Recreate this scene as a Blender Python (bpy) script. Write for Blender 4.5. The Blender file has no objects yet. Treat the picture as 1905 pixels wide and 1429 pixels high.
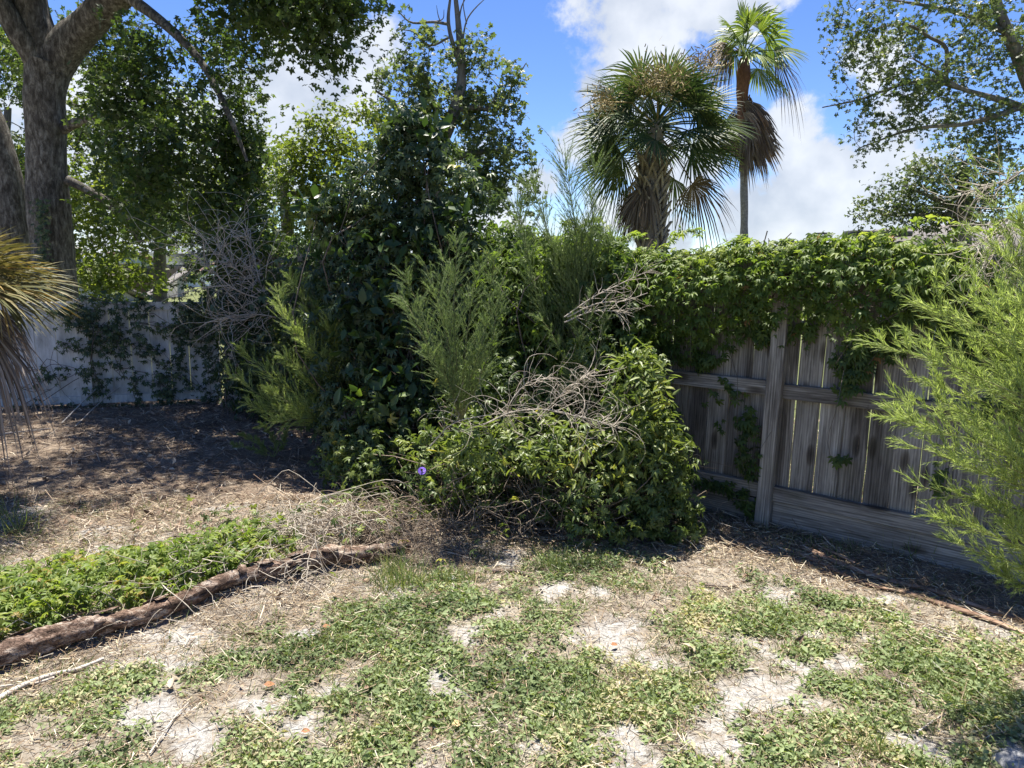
import bpy, math, random
import numpy as np
from mathutils import Matrix, Vector

SC = bpy.context.scene
COL = SC.collection
R = math.radians

# ---------------------------------------------------------------- camera
CAM_H, PITCH, ROLL, FPX = 1.66, 9.4, 1.0, 1321.0
W0, H0 = 1905.0, 1429.0
cd = bpy.data.cameras.new('camera')
cd.sensor_width = 36.0
cd.lens = FPX / W0 * 36.0
cd.clip_start = 0.05
cd.clip_end = 3000
cam = bpy.data.objects.new('camera', cd)
CM = Matrix.Rotation(R(90 - PITCH), 4, 'X') @ Matrix.Rotation(R(ROLL), 4, 'Z')
cam.matrix_world = Matrix.Translation((0, 0, CAM_H)) @ CM
COL.objects.link(cam)
SC.camera = cam
SC.render.resolution_x, SC.render.resolution_y = 1024, 768

# ---------------------------------------------------------------- light
SUN_EL, SUN_AZ = 76.0, -8.0          # azimuth measured from +Y, clockwise
SDIR = Vector((math.sin(R(SUN_AZ)) * math.cos(R(SUN_EL)), math.cos(R(SUN_AZ)) * math.cos(R(SUN_EL)), math.sin(R(SUN_EL))))
sl = bpy.data.lights.new('sun', 'SUN')
sl.energy = 5.0
sl.angle = R(0.6)
sl.color = (1.0, 0.95, 0.86)
so = bpy.data.objects.new('sun', sl)
so.rotation_euler = SDIR.to_track_quat('Z', 'Y').to_euler()
so.location = (0, 0, 30)
COL.objects.link(so)

SC.view_settings.view_transform = 'Standard'
SC.view_settings.look = 'None'
SC.view_settings.exposure = 1.36
SC.view_settings.gamma = 1.0
SC.view_settings.use_curve_mapping = False
SC.render.engine = 'CYCLES'
SC.cycles.max_bounces = 8
SC.cycles.diffuse_bounces = 4
SC.cycles.transmission_bounces = 4
SC.cycles.sample_clamp_indirect = 6


def raydir(px, py):
    v = Vector(((px - W0 / 2) / FPX, -(py - H0 / 2) / FPX, -1.0))
    return (CM.to_3x3() @ v)


def at(px, py, Y):
    """the point seen at picture position (px, py) that stands Y metres ahead"""
    d = raydir(px, py)
    t = Y / d.y
    return np.array((d.x * t, Y, CAM_H + d.z * t))


def gnd(px, py, z=0.0):
    d = raydir(px, py)
    t = (z - CAM_H) / d.z
    return np.array((d.x * t, d.y * t, z))


# world: physical sky with cumulus clouds
wd = bpy.data.worlds.new('World')
SC.world = wd
wd.use_nodes = True
wn, wl = wd.node_tree.nodes, wd.node_tree.links
wn.clear()
SKYS = 0.135


def wnode(t, **kw):
    n = wn.new(t)
    for k, v in kw.items():
        setattr(n, k, v)
    return n


def wmath(op, a, b=None, c=None, clamp=False):
    n = wnode('ShaderNodeMath', operation=op, use_clamp=clamp)
    for i, x in enumerate((a, b, c)):
        if x is None:
            continue
        if isinstance(x, (int, float)):
            n.inputs[i].default_value = x
        else:
            wl.new(x, n.inputs[i])
    return n.outputs[0]


w_out = wnode('ShaderNodeOutputWorld')
w_bg = wnode('ShaderNodeBackground')
w_bg.inputs[1].default_value = SKYS
sky = wnode('ShaderNodeTexSky', sky_type='NISHITA')
sky.sun_disc = False
sky.sun_elevation = R(SUN_EL)
sky.sun_rotation = R(SUN_AZ)
sky.altitude = 1500
sky.air_density = 1.0
sky.dust_density = 0.25
sky.ozone_density = 4.0
tc = wnode('ShaderNodeTexCoord')
nz = wnode('ShaderNodeVectorMath', operation='NORMALIZE')
wl.new(tc.outputs['Generated'], nz.inputs[0])
dirv = nz.outputs[0]
# cumulus: soft lumps standing at chosen bearings, broken up by fractal noise, plus a sparse field of clouds all round
n1 = wnode('ShaderNodeTexNoise')
n1.inputs['Scale'].default_value = 5.5
n1.inputs['Detail'].default_value = 9
n1.inputs['Roughness'].default_value = 0.62
wl.new(dirv, n1.inputs['Vector'])
n2 = wnode('ShaderNodeTexNoise')
n2.inputs['Scale'].default_value = 2.1
n2.inputs['Detail'].default_value = 3
wl.new(dirv, n2.inputs['Vector'])
base = wmath('MULTIPLY_ADD', n2.outputs[0], 2.6, -1.62)      # sparse field
cur = base
CLOUDS = [(1190, 50, 150, 1.2), (1100, 160, 90, 1.0), (1310, 10, 130, 1.2), (1060, 260, 70, .95), (1440, 255, 85, 1.15), (1490, 350, 105, 1.2),
          (1390, 385, 120, 1.15), (1290, 320, 90, 1.0), (600, 170, 150, 1.0), (470, 260, 180, 1.0), (690, 100, 70, .8), (1000, 330, 70, 1.0),
          (1260, 445, 70, .9), (1640, 375, 60, .7), (1700, 430, 90, .8), (1630, 90, 50, .6), (300, 420, 260, 1.0), (900, 400, 100, .9),
          (820, 480, 300, .9), (1560, 450, 200, .85)]
for (px, py, rr, amp) in CLOUDS:
    c = raydir(px, py).normalized()
    dn = wnode('ShaderNodeVectorMath', operation='DISTANCE')
    wl.new(dirv, dn.inputs[0])
    dn.inputs[1].default_value = c
    rad = rr / FPX
    v = wmath('MULTIPLY_ADD', dn.outputs['Value'], -amp / rad * 0.75, amp)
    cur = wmath('MAXIMUM', cur, v)
dens = wmath('ADD', cur, wmath('MULTIPLY_ADD', n1.outputs[0], 3.2, -1.85))
mr = wnode('ShaderNodeMapRange', interpolation_type='SMOOTHSTEP')
mr.inputs['From Min'].default_value = 0.02
mr.inputs['From Max'].default_value = 0.36
wl.new(dens, mr.inputs['Value'])
# cloud body: white tops, soft grey where thick
n3 = wnode('ShaderNodeTexNoise')
n3.inputs['Scale'].default_value = 11
n3.inputs['Detail'].default_value = 6
wl.new(dirv, n3.inputs['Vector'])
cr = wnode('ShaderNodeValToRGB')
cr.color_ramp.elements[0].position = 0.36
cr.color_ramp.elements[0].color = (0.54, 0.60, 0.70, 1)
cr.color_ramp.elements[1].position = 0.60
cr.color_ramp.elements[1].color = (0.82, 0.86, 0.92, 1)
wl.new(n3.outputs[0], cr.inputs[0])
cs = wnode('ShaderNodeMixRGB', blend_type='MULTIPLY')
cs.inputs[0].default_value = 1
cs.inputs[2].default_value = (0.445 / SKYS,) * 3 + (1,)
wl.new(cr.outputs[0], cs.inputs[1])
mix = wnode('ShaderNodeMixRGB')
wl.new(wmath('MULTIPLY', mr.outputs[0], 0.93), mix.inputs[0])
sg = wnode('ShaderNodeHueSaturation')
sg.inputs['Saturation'].default_value = 1.16
sg.inputs['Value'].default_value = 0.57
sg.inputs['Hue'].default_value = 0.512
wl.new(sky.outputs[0], sg.inputs['Color'])
wl.new(sg.outputs[0], mix.inputs[1])
wl.new(cs.outputs[0], mix.inputs[2])
wl.new(mix.outputs[0], w_bg.inputs[0])
wl.new(w_bg.outputs[0], w_out.inputs[0])

# ---------------------------------------------------------------- numeric helpers
rng = np.random.default_rng(7)
random.seed(7)
UP = np.array((0, 0, 1.0))


def norm(v):
    return v / np.maximum(np.linalg.norm(v, axis=-1, keepdims=True), 1e-9)


def _h(ix, iy, iz, s):
    n = (ix * 374761393 + iy * 668265263 + iz * 2147483647 + s * 974711) & 0xffffffff
    n = ((n ^ (n >> 13)) * 1274126177) & 0xffffffff
    n = ((n ^ (n >> 15)) * 2246822519) & 0xffffffff
    return ((n ^ (n >> 16)) & 0xffffff) / float(0xffffff)


def vnoise(P, s=0):
    P = np.asarray(P, float)
    i = np.floor(P).astype(np.int64)
    f = P - i
    f = f * f * (3 - 2 * f)
    r = 0
    for dx in (0, 1):
        for dy in (0, 1):
            for dz in (0, 1):
                w = (f[..., 0] if dx else 1 - f[..., 0]) * (f[..., 1] if dy else 1 - f[..., 1]) * (f[..., 2] if dz else 1 - f[..., 2])
                r = r + w * _h(i[..., 0] + dx, i[..., 1] + dy, i[..., 2] + dz, s)
    return r


def fbm(P, o=4, s=0):
    P = np.asarray(P, float)
    a, r, t = 0.5, 0, 0
    for k in range(o):
        r = r + a * vnoise(P * 2 ** k + 17.3 * k, s + k)
        t += a
        a *= .5
    return r / t


def fbm2(x, y, sc, o=4, s=0):
    return fbm(np.stack([x * sc, y * sc, np.zeros_like(x)], -1), o, s)


def rows(n):
    return norm(rng.normal(size=(n, 3)))


def world_off(o):
    p = np.zeros(3)
    while o is not None:
        p += np.array(o.location)
        o = o.parent
    return p


def mesh_obj(name, V, F, mat, parent=None, attrs=None, smooth=False, local=False, mats=None, midx=None):
    """F: (n,3) or (n,4) array, or list of such arrays"""
    V = np.asarray(V, float).reshape(-1, 3)
    if parent is not None and not local:
        V = V - world_off(parent)
    Fs = F if isinstance(F, list) else [F]
    Fs = [np.asarray(f, np.int32) for f in Fs if len(f)]
    me = bpy.data.meshes.new(name)
    me.vertices.add(len(V))
    me.vertices.foreach_set('co', V.astype(np.float32).ravel())
    li = np.concatenate([f.ravel() for f in Fs])
    tot = np.concatenate([np.full(len(f), f.shape[1], np.int32) for f in Fs])
    st = np.concatenate([[0], np.cumsum(tot)[:-1]]).astype(np.int32)
    me.loops.add(len(li))
    me.loops.foreach_set('vertex_index', li)
    me.polygons.add(len(tot))
    me.polygons.foreach_set('loop_start', st)
    me.polygons.foreach_set('loop_total', tot)
    if smooth:
        me.polygons.foreach_set('use_smooth', np.ones(len(tot), bool))
    me.update(calc_edges=True)
    for k, v in (attrs or {}).items():
        a = me.attributes.new(k, 'FLOAT', 'POINT')
        a.data.foreach_set('value', np.asarray(v, np.float32).ravel())
    for m in (mats or [mat]):
        me.materials.append(m)
    o = bpy.data.objects.new(name, me)
    COL.objects.link(o)
    o.parent = parent
    return o


def thing(name, loc, label, cat, group=None, rotz=0):
    o = bpy.data.objects.new(name, None)
    o.location = tuple(float(x) for x in loc)
    o.rotation_euler = (0, 0, rotz)
    o.empty_display_size = 0.1
    COL.objects.link(o)
    return tag(o, label, cat, group)


def tag(o, label=None, cat=None, group=None, kind=None):
    if label: o['label'] = label
    if cat: o['category'] = cat
    if group: o['group'] = group
    if kind: o['kind'] = kind
    return o


# ---------------------------------------------------------------- materials
def new_mat(name):
    m = bpy.data.materials.new(name)
    m.use_nodes = True
    nt = m.node_tree
    nt.nodes.clear()
    out = nt.nodes.new('ShaderNodeOutputMaterial')
    b = nt.nodes.new('ShaderNodeBsdfPrincipled')
    nt.links.new(b.outputs[0], out.inputs[0])
    return m, nt, b, out


def ramp(nt, src, stops):
    r = nt.nodes.new('ShaderNodeValToRGB')
    e = r.color_ramp.elements
    while len(e) < len(stops):
        e.new(0.5)
    for k, (p, c) in enumerate(stops):
        e[k].position = p
        e[k].color = (*c, 1) if len(c) == 3 else c
    nt.links.new(src, r.inputs[0])
    return r.outputs[0]


def noise(nt, vec, scale, detail=4, rough=.55, dist=0.0):
    n = nt.nodes.new('ShaderNodeTexNoise')
    n.inputs['Scale'].default_value = scale
    n.inputs['Detail'].default_value = detail
    n.inputs['Roughness'].default_value = rough
    n.inputs['Distortion'].default_value = dist
    if vec is not None:
        nt.links.new(vec, n.inputs['Vector'])
    return n.outputs[0]


def mapping(nt, vec, scale):
    m = nt.nodes.new('ShaderNodeMapping')
    m.inputs['Scale'].default_value = scale
    nt.links.new(vec, m.inputs['Vector'])
    return m.outputs[0]


def mixc(nt, fac, a, b, mode='MIX'):
    n = nt.nodes.new('ShaderNodeMixRGB')
    n.blend_type = mode
    for i, x in zip((0, 1, 2), (fac, a, b)):
        if isinstance(x, (int, float)):
            n.inputs[i].default_value = x
        elif isinstance(x, tuple):
            n.inputs[i].default_value = (*x, 1)
        else:
            nt.links.new(x, n.inputs[i])
    return n.outputs[0]


def bump(nt, b, h, strength=.5, dist=.01):
    n = nt.nodes.new('ShaderNodeBump')
    n.inputs['Strength'].default_value = strength
    n.inputs['Distance'].default_value = dist
    nt.links.new(h, n.inputs['Height'])
    nt.links.new(n.outputs[0], b.inputs['Normal'])


def attr(nt, name):
    a = nt.nodes.new('ShaderNodeAttribute')
    a.attribute_name = name
    return a.outputs['Fac']


def objvec(nt):
    return nt.nodes.new('ShaderNodeTexCoord').outputs['Object']


def leaf_mat(name, stops, transl=.35, rough=.42, spec=.5, tint=(1.3, 1.38, .6)):
    rough, spec, transl = max(rough, .42), spec * .7, min(transl * 1.15, .5)
    m, nt, b, out = new_mat(name)
    c = ramp(nt, attr(nt, 'rnd'), stops)
    nt.links.new(c, b.inputs['Base Color'])
    b.inputs['Roughness'].default_value = rough
    b.inputs['Specular IOR Level'].default_value = spec
    tr = nt.nodes.new('ShaderNodeBsdfTranslucent')
    tcn = mixc(nt, 1.0, c, tint, 'MULTIPLY')
    nt.links.new(tcn, tr.inputs[0])
    ms = nt.nodes.new('ShaderNodeMixShader')
    ms.inputs[0].default_value = transl
    nt.links.new(b.outputs[0], ms.inputs[1])
    nt.links.new(tr.outputs[0], ms.inputs[2])
    nt.links.new(ms.outputs[0], out.inputs[0])
    return m


def plain_mat(name, stops, rough=.8, scale=20, stretch=(1, 1, 1), bumps=.3, bdist=.004):
    m, nt, b, out = new_mat(name)
    n = noise(nt, mapping(nt, objvec(nt), stretch), scale, 6, .6)
    nt.links.new(ramp(nt, n, stops), b.inputs['Base Color'])
    b.inputs['Roughness'].default_value = rough
    b.inputs['Specular IOR Level'].default_value = .25
    bump(nt, b, n, bumps, bdist)
    return m


def rnd_mat(name, stops, rough=.8):
    m, nt, b, out = new_mat(name)
    nt.links.new(ramp(nt, attr(nt, 'rnd'), stops), b.inputs['Base Color'])
    b.inputs['Roughness'].default_value = rough
    b.inputs['Specular IOR Level'].default_value = .25
    return m


M = {}
M['oak'] = leaf_mat('shade_tree_leaf', [(0, (.028, .048, .018)), (.5, (.06, .095, .03)), (.85, (.10, .14, .04)), (1, (.16, .19, .05))], .38, .5)
M['lit'] = leaf_mat('yellow_green_leaf', [(0, (.08, .115, .026)), (.6, (.16, .20, .045)), (1, (.26, .28, .07))], .5, .5)
M['mid'] = leaf_mat('grey_green_leaf', [(0, (.05, .075, .035)), (.6, (.11, .145, .065)), (1, (.20, .22, .11))], .38, .45)
M['sweet'] = leaf_mat('sky_tree_leaf', [(0, (.045, .07, .035)), (.6, (.10, .13, .06)), (1, (.19, .21, .11))], .35, .4)
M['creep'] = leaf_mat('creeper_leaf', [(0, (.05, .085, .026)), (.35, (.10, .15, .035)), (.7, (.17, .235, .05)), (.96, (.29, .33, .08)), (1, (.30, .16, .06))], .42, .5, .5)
M['creepdark'] = leaf_mat('shade_creeper_leaf', [(0, (.034, .058, .028)), (.6, (.075, .11, .048)), (.92, (.13, .17, .065)), (1, (.32, .30, .10))], .30, .36, .6)  # darker copy of the creeper leaf, with shade put into the colour
M['ovate'] = leaf_mat('broad_shrub_leaf', [(0, (.022, .045, .016)), (.7, (.05, .09, .025)), (1, (.13, .19, .03))], .25, .3, .6)
M['mound'] = leaf_mat('mound_leaf', [(0, (.045, .07, .024)), (.5, (.11, .155, .045)), (.9, (.25, .29, .08)), (1, (.36, .31, .08))], .34, .36, .55)
M['fennel'] = leaf_mat('dog_fennel_leaf', [(0, (.15, .19, .06)), (.6, (.30, .36, .13)), (1, (.46, .50, .25))], .42, .6, .3, (1.1, 1.2, .7))
M['fennelnear'] = leaf_mat('pale_fennel_leaf', [(0, (.15, .20, .055)), (.55, (.34, .42, .13)), (1, (.55, .60, .28))], .42, .5, .4, (1.1, 1.15, .7))
M['fenneldark'] = leaf_mat('blue_fennel_leaf', [(0, (.10, .14, .06)), (.6, (.19, .25, .10)), (1, (.32, .37, .19))], .35, .6, .3, (1.1, 1.2, .7))
M['weed'] = leaf_mat('weed_leaf', [(0, (.09, .12, .05)), (.5, (.205, .26, .115)), (.87, (.31, .365, .18)), (1, (.46, .41, .25))], .3, .6, .35)
M['grass'] = leaf_mat('grass_blade', [(0, (.07, .11, .035)), (.6, (.15, .20, .07)), (1, (.34, .32, .14))], .3, .55, .35)
M['straw'] = rnd_mat('dead_straw', [(0, (.10, .065, .04)), (.4, (.24, .17, .11)), (.8, (.44, .36, .23)), (1, (.62, .56, .44))])
M['needle'] = rnd_mat('brown_litter', [(0, (.08, .052, .036)), (.5, (.24, .165, .115)), (.85, (.44, .35, .25)), (1, (.60, .52, .40))])
M['palm'] = leaf_mat('palm_frond_green', [(0, (.028, .05, .022)), (.6, (.065, .10, .045)), (1, (.16, .18, .09))], .2, .45, .3)
M['palmlit'] = leaf_mat('tall_palm_green', [(0, (.06, .10, .02)), (.6, (.14, .19, .04)), (1, (.26, .30, .08))], .35, .35, .6)
M['palmdead'] = leaf_mat('palm_frond_dead', [(0, (.07, .05, .038)), (.6, (.17, .125, .09)), (1, (.30, .24, .18))], .15, .6, .3, (1.1, .95, .7))
M['palmetto'] = leaf_mat('palmetto_leaf', [(0, (.07, .08, .03)), (.6, (.17, .165, .075)), (.92, (.26, .23, .12)), (1, (.38, .24, .06))], .3, .45, .4, (1.2, 1.0, .5))
M['palmettodead'] = leaf_mat('palmetto_dead', [(0, (.11, .09, .075)), (.5, (.22, .18, .15)), (1, (.36, .31, .27))], .12, .7, .2, (1.1, .95, .8))
M['twig'] = plain_mat('twig_bark', [(.3, (.07, .055, .045)), (.7, (.17, .14, .115))], .85, 30)
M['deadtwig'] = plain_mat('dead_twig', [(.3, (.28, .235, .185)), (.7, (.56, .50, .41))], .8, 30)
M['browntwig'] = plain_mat('brown_dead_stem', [(.3, (.12, .09, .065)), (.7, (.30, .235, .175))], .85, 30)
M['flower_spray'] = rnd_mat('palm_flower_spray', [(0, (.16, .12, .05)), (1, (.42, .33, .16))])


def bark_mat(name, stops, sc=9, stretch=(1, 1, .25), bd=.02, crack=.6):
    m, nt, b, out = new_mat(name)
    v = mapping(nt, objvec(nt), stretch)
    n = noise(nt, v, sc, 8, .65, .4)
    vo = nt.nodes.new('ShaderNodeTexVoronoi')
    vo.feature = 'DISTANCE_TO_EDGE'
    vo.inputs['Scale'].default_value = sc * 2.2
    nv = nt.nodes.new('ShaderNodeVectorMath')
    nv.operation = 'MULTIPLY_ADD'
    nn = nt.nodes.new('ShaderNodeTexNoise')
    nn.inputs['Scale'].default_value = sc
    nt.links.new(v, nn.inputs['Vector'])
    nt.links.new(nn.outputs['Color'], nv.inputs[0])
    nv.inputs[1].default_value = (.12, .12, .12)
    nt.links.new(v, nv.inputs[2])
    nt.links.new(nv.outputs[0], vo.inputs['Vector'])
    crk = ramp(nt, vo.outputs[0], [(0, (.5, .5, .5)), (.10, (1, 1, 1))])
    c = mixc(nt, crack, ramp(nt, n, stops), crk, 'MULTIPLY')
    big = noise(nt, objvec(nt), 1.7, 4, .6)
    c = mixc(nt, ramp(nt, big, [(.42, (0, 0, 0)), (.62, (1, 1, 1))]), c, mixc(nt, 1.0, c, (1.35, 1.32, 1.25), 'MULTIPLY'))
    nt.links.new(c, b.inputs['Base Color'])
    b.inputs['Roughness'].default_value = .9
    b.inputs['Specular IOR Level'].default_value = .15
    h = mixc(nt, .6, n, crk)
    bump(nt, b, h, .9, bd)
    return m


M['bark'] = bark_mat('shade_tree_bark', [(.38, (.055, .048, .041)), (.52, (.125, .113, .098)), (.66, (.25, .235, .21))], 22, (1, 1, .35), .02, .45)
M['barkfar'] = bark_mat('far_bark', [(.3, (.09, .08, .07)), (.7, (.22, .20, .17))], 6)
M['palmbark'] = bark_mat('palm_bark', [(.3, (.15, .13, .11)), (.7, (.32, .29, .25))], 10, (1, 1, 1.6), .01)
M['palmred'] = bark_mat('palm_red_bark', [(.3, (.10, .05, .035)), (.7, (.22, .11, .07))], 10, (1, 1, .5), .01)
M['logbark'] = bark_mat('rotten_log', [(.36, (.05, .034, .026)), (.5, (.15, .10, .075)), (.64, (.36, .30, .25))], 24, (.5, .9, 1.4), .012, .5)
M['boot'] = plain_mat('palm_boot', [(.3, (.14, .11, .085)), (.7, (.36, .31, .25))], .85, 12, (1, 1, .3))


def wood_mat():
    m, nt, b, out = new_mat('weathered_fence_wood')
    oi = nt.nodes.new('ShaderNodeObjectInfo')
    off = nt.nodes.new('ShaderNodeVectorMath')
    off.operation = 'MULTIPLY_ADD'
    cmb = nt.nodes.new('ShaderNodeCombineXYZ')
    for k in range(3):
        nt.links.new(oi.outputs['Random'], cmb.inputs[k])
    nt.links.new(cmb.outputs[0], off.inputs[0])
    off.inputs[1].default_value = (37, 11, 23)
    nt.links.new(attr_vec(nt, 'grain'), off.inputs[2])
    v = off.outputs[0]
    # knots bend the grain round them
    vo = nt.nodes.new('ShaderNodeTexVoronoi')
    vo.inputs['Scale'].default_value = 1.0
    vo.voronoi_dimensions = '2D'
    sp = nt.nodes.new('ShaderNodeSeparateXYZ')
    nt.links.new(mapping(nt, v, (4.2, 1, 1.5)), sp.inputs[0])
    cb = nt.nodes.new('ShaderNodeCombineXYZ')
    nt.links.new(sp.outputs[0], cb.inputs[0]); nt.links.new(sp.outputs[2], cb.inputs[1])
    nt.links.new(cb.outputs[0], vo.inputs['Vector'])
    kd = ramp(nt, vo.outputs['Distance'], [(0, (1, 1, 1)), (.28, (0, 0, 0))])
    g1 = noise(nt, mapping(nt, v, (34, 34, 1.5)), 1.0, 7, .7, 1.6)
    wv = nt.nodes.new('ShaderNodeTexWave')
    wv.inputs['Scale'].default_value = 1.0
    wv.inputs['Distortion'].default_value = 5.5
    wv.inputs['Detail'].default_value = 3
    wv.inputs['Detail Scale'].default_value = .7
    wv.bands_direction = 'X'
    nt.links.new(mapping(nt, v, (20, 20, 1.3)), wv.inputs['Vector'])
    g = mixc(nt, .10, g1, wv.outputs[1])
    c = ramp(nt, g, [(.32, (.10, .091, .082)), (.48, (.225, .207, .19)), (.68, (.42, .395, .365))])
    knot = ramp(nt, vo.outputs['Distance'], [(0, (.12, .10, .09)), (.05, (.28, .25, .22)), (.085, (.5, .47, .43)), (.12, (1, 1, 1))])
    c = mixc(nt, .85, c, knot, 'MULTIPLY')
    st = noise(nt, mapping(nt, v, (9, 9, 1.6)), 1.0, 5, .65)
    c = mixc(nt, 1.0, c, ramp(nt, st, [(.36, (.50, .48, .47)), (.55, (1, 1, 1))]), 'MULTIPLY')
    tone = ramp(nt, oi.outputs['Random'], [(0, (.62, .60, .58)), (.5, (.95, .92, .88)), (1, (1.2, 1.18, 1.14))])
    c = mixc(nt, 1.0, c, tone, 'MULTIPLY')
    ag = noise(nt, v, 2.2, 4, .6)
    c = mixc(nt, ramp(nt, ag, [(.55, (0, 0, 0)), (.8, (.5, .5, .5))]), c, (.10, .095, .05))
    nt.links.new(c, b.inputs['Base Color'])
    b.inputs['Roughness'].default_value = .85
    b.inputs['Specular IOR Level'].default_value = .2
    bump(nt, b, g, .5, .003)
    return m


def attr_vec(nt, name):
    a = nt.nodes.new('ShaderNodeAttribute')
    a.attribute_name = name
    return a.outputs['Vector']


M['wood'] = wood_mat()


def vinyl_mat():
    m, nt, b, out = new_mat('stained_white_vinyl')
    v = objvec(nt)
    n = noise(nt, mapping(nt, v, (3, 3, .9)), 2.2, 7, .66)
    c = ramp(nt, n, [(.34, (.29, .29, .27)), (.5, (.56, .56, .55)), (.7, (.72, .72, .71))])
    n2 = noise(nt, mapping(nt, v, (26, 26, 1.2)), 1.0, 4, .6)
    c = mixc(nt, .6, c, ramp(nt, n2, [(.35, (.62, .61, .58)), (.6, (1, 1, 1))]), 'MULTIPLY')
    nt.links.new(c, b.inputs['Base Color'])
    b.inputs['Roughness'].default_value = .55
    return m


M['vinyl'] = vinyl_mat()


def ground_mat():
    m, nt, b, out = new_mat('sandy_yard_soil')
    geo = nt.nodes.new('ShaderNodeNewGeometry')
    v = geo.outputs['Position']
    n1_ = noise(nt, v, 3.0, 8, .65)
    n2_ = noise(nt, v, 60, 6, .7)
    n3_ = noise(nt, v, 260, 3, .6)
    soil = ramp(nt, mixc(nt, .45, n1_, n2_), [(.34, (.13, .105, .08)), (.5, (.27, .23, .185)), (.66, (.44, .40, .34))])
    lit = ramp(nt, mixc(nt, .6, n1_, n2_), [(.35, (.07, .052, .038)), (.5, (.20, .155, .115)), (.68, (.38, .31, .24))])
    sand = ramp(nt, mixc(nt, .45, n2_, n3_), [(.40, (.20, .185, .165)), (.50, (.36, .345, .32)), (.62, (.55, .535, .51))])
    green = ramp(nt, n2_, [(.3, (.05, .07, .02)), (.7, (.15, .18, .06))])
    c = mixc(nt, attr(nt, 'litter'), soil, lit)
    c = mixc(nt, attr(nt, 'green'), c, green)
    sm = mixc(nt, 1.0, attr(nt, 'sand'), ramp(nt, n1_, [(.3, (.3, .3, .3)), (.6, (1, 1, 1))]), 'MULTIPLY')
    c = mixc(nt, mixc(nt, 1.0, attr(nt, 'sand'), ramp(nt, noise(nt, v, 14, 5, .7), [(.36, (.15, .15, .15)), (.5, (1, 1, 1))]), 'MULTIPLY'), c, sand)
    nt.links.new(c, b.inputs['Base Color'])
    b.inputs['Roughness'].default_value = .95
    b.inputs['Specular IOR Level'].default_value = .1
    hh = mixc(nt, .4, n2_, n3_)
    bump(nt, b, hh, .9, .02)
    return m


M['ground'] = ground_mat()

# ---------------------------------------------------------------- ground
LOG_A, LOG_B = gnd(-60, 1240), gnd(700, 1052)


def seg_dist(x, y, A, B):
    d = B - A
    L = np.hypot(d[0], d[1])
    ux, uy = d[0] / L, d[1] / L
    t = (x - A[0]) * ux + (y - A[1]) * uy
    s = -(x - A[0]) * uy + (y - A[1]) * ux
    return t / L, s


def gh(x, y):
    x = np.asarray(x, float); y = np.asarray(y, float)
    h = (fbm2(x, y, .7, 3, 3) - .5) * .10 + (fbm2(x, y, 5, 3, 9) - .5) * .035
    t, s = seg_dist(x, y, LOG_A, LOG_B)
    h = h + .10 * np.exp(-((s - .38) / .26) ** 2) * np.clip(1.25 - np.abs(t - .45) * 1.2, 0, 1)
    h = h - .02 * np.exp(-((s + .02) / .2) ** 2)
    # heap under the mound and along the fence
    return h


# picture-measured bare sand patches -> world ellipses
SAND_PX = [(1165, 1205, 55, 40), (1120, 1168, 30, 14), (1200, 1225, 40, 22), (1440, 1290, 55, 26), (1500, 1305, 60, 20), (1330, 1340, 50, 45), (1290, 1375, 30, 30), (1370, 1375, 40, 30), (1360, 1400, 35, 40),
           (1590, 1240, 45, 16), (1640, 1245, 25, 12), (1200, 1420, 45, 25), (1148, 1362, 24, 10), (1080, 1392, 45, 12), (805, 1265, 22, 26), (815, 1235, 20, 14),
           (475, 1305, 55, 22), (360, 1370, 45, 35), (570, 1330, 30, 30), (20, 960, 60, 28), (1040, 1100, 50, 18), (560, 1175, 40, 12), (330, 1225, 30, 14), (1660, 1120, 50, 8), (850, 1090, 25, 10),
           (1120, 1105, 28, 14), (920, 1150, 28, 10), (1700, 1385, 60, 25), (1900, 1420, 60, 30), (1500, 1180, 40, 10), (280, 1310, 60, 40), (1000, 1390, 40, 14), (430, 945, 40, 12)]
SAND = []
for (px, py, rx, ry) in SAND_PX:
    c = gnd(px, py)
    ax = abs(gnd(px + rx, py)[0] - c[0])
    ay = abs(gnd(px, py - ry)[1] - c[1])
    SAND.append((c[0], c[1], ax, ay))


def sandmask(x, y):
    m = np.zeros_like(x) - 5
    for k, (cx, cy, ax, ay) in enumerate(SAND):
        a = .25
        dx, dy = x - cx, y - cy
        q = 1 - np.sqrt((dx / ax) ** 2 + (dy / ay) ** 2)
        m = np.maximum(m, q)
    n = fbm2(x, y, 9, 4, 21) - .5
    m = m + n * 2.4 + (fbm2(x, y, 28, 2, 25) - .5) * 1.0 - .1
    spots = (fbm2(x, y, 4.3, 4, 27) - .655) * 9 + (fbm2(x, y, 22, 2, 28) - .5) * 1.6
    spots = spots * (y < 4.3)
    return np.clip(np.maximum(m * 2.6 + .3, spots), 0, 1)


def greenmask(x, y):
    """how much low weed cover grows here (0..1)"""
    g = fbm2(x, y, 1.9, 4, 33)
    g = np.clip((g - .33) * 5, 0, 1) * np.clip((fbm2(x, y, 8, 3, 35) - .37) * 6, .10, 1)
    t, s = seg_dist(x, y, LOG_A, LOG_B)
    bnd = np.clip((4.05 + .10 * np.sin(x * 3) + .06 * np.sin(x * 7.7) - y) * 4, 0, 1)      # the weeds stop short of the bushes
    bnd = bnd * np.clip((-s - .28 + .35 * (fbm2(x, y, 3, 3, 8) - .5)) * 5, 0, 1)                          # and of the log
    _, sf = seg_dist(x, y, FA, FB)
    bnd = bnd * np.clip((-sf - .65 + .4 * (fbm2(x, y, 2.2, 3, 18) - .5)) * 5, 0, 1)
    return g * bnd * np.clip(1.35 - 1.9 * sandmask(x, y), 0, 1)


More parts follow.
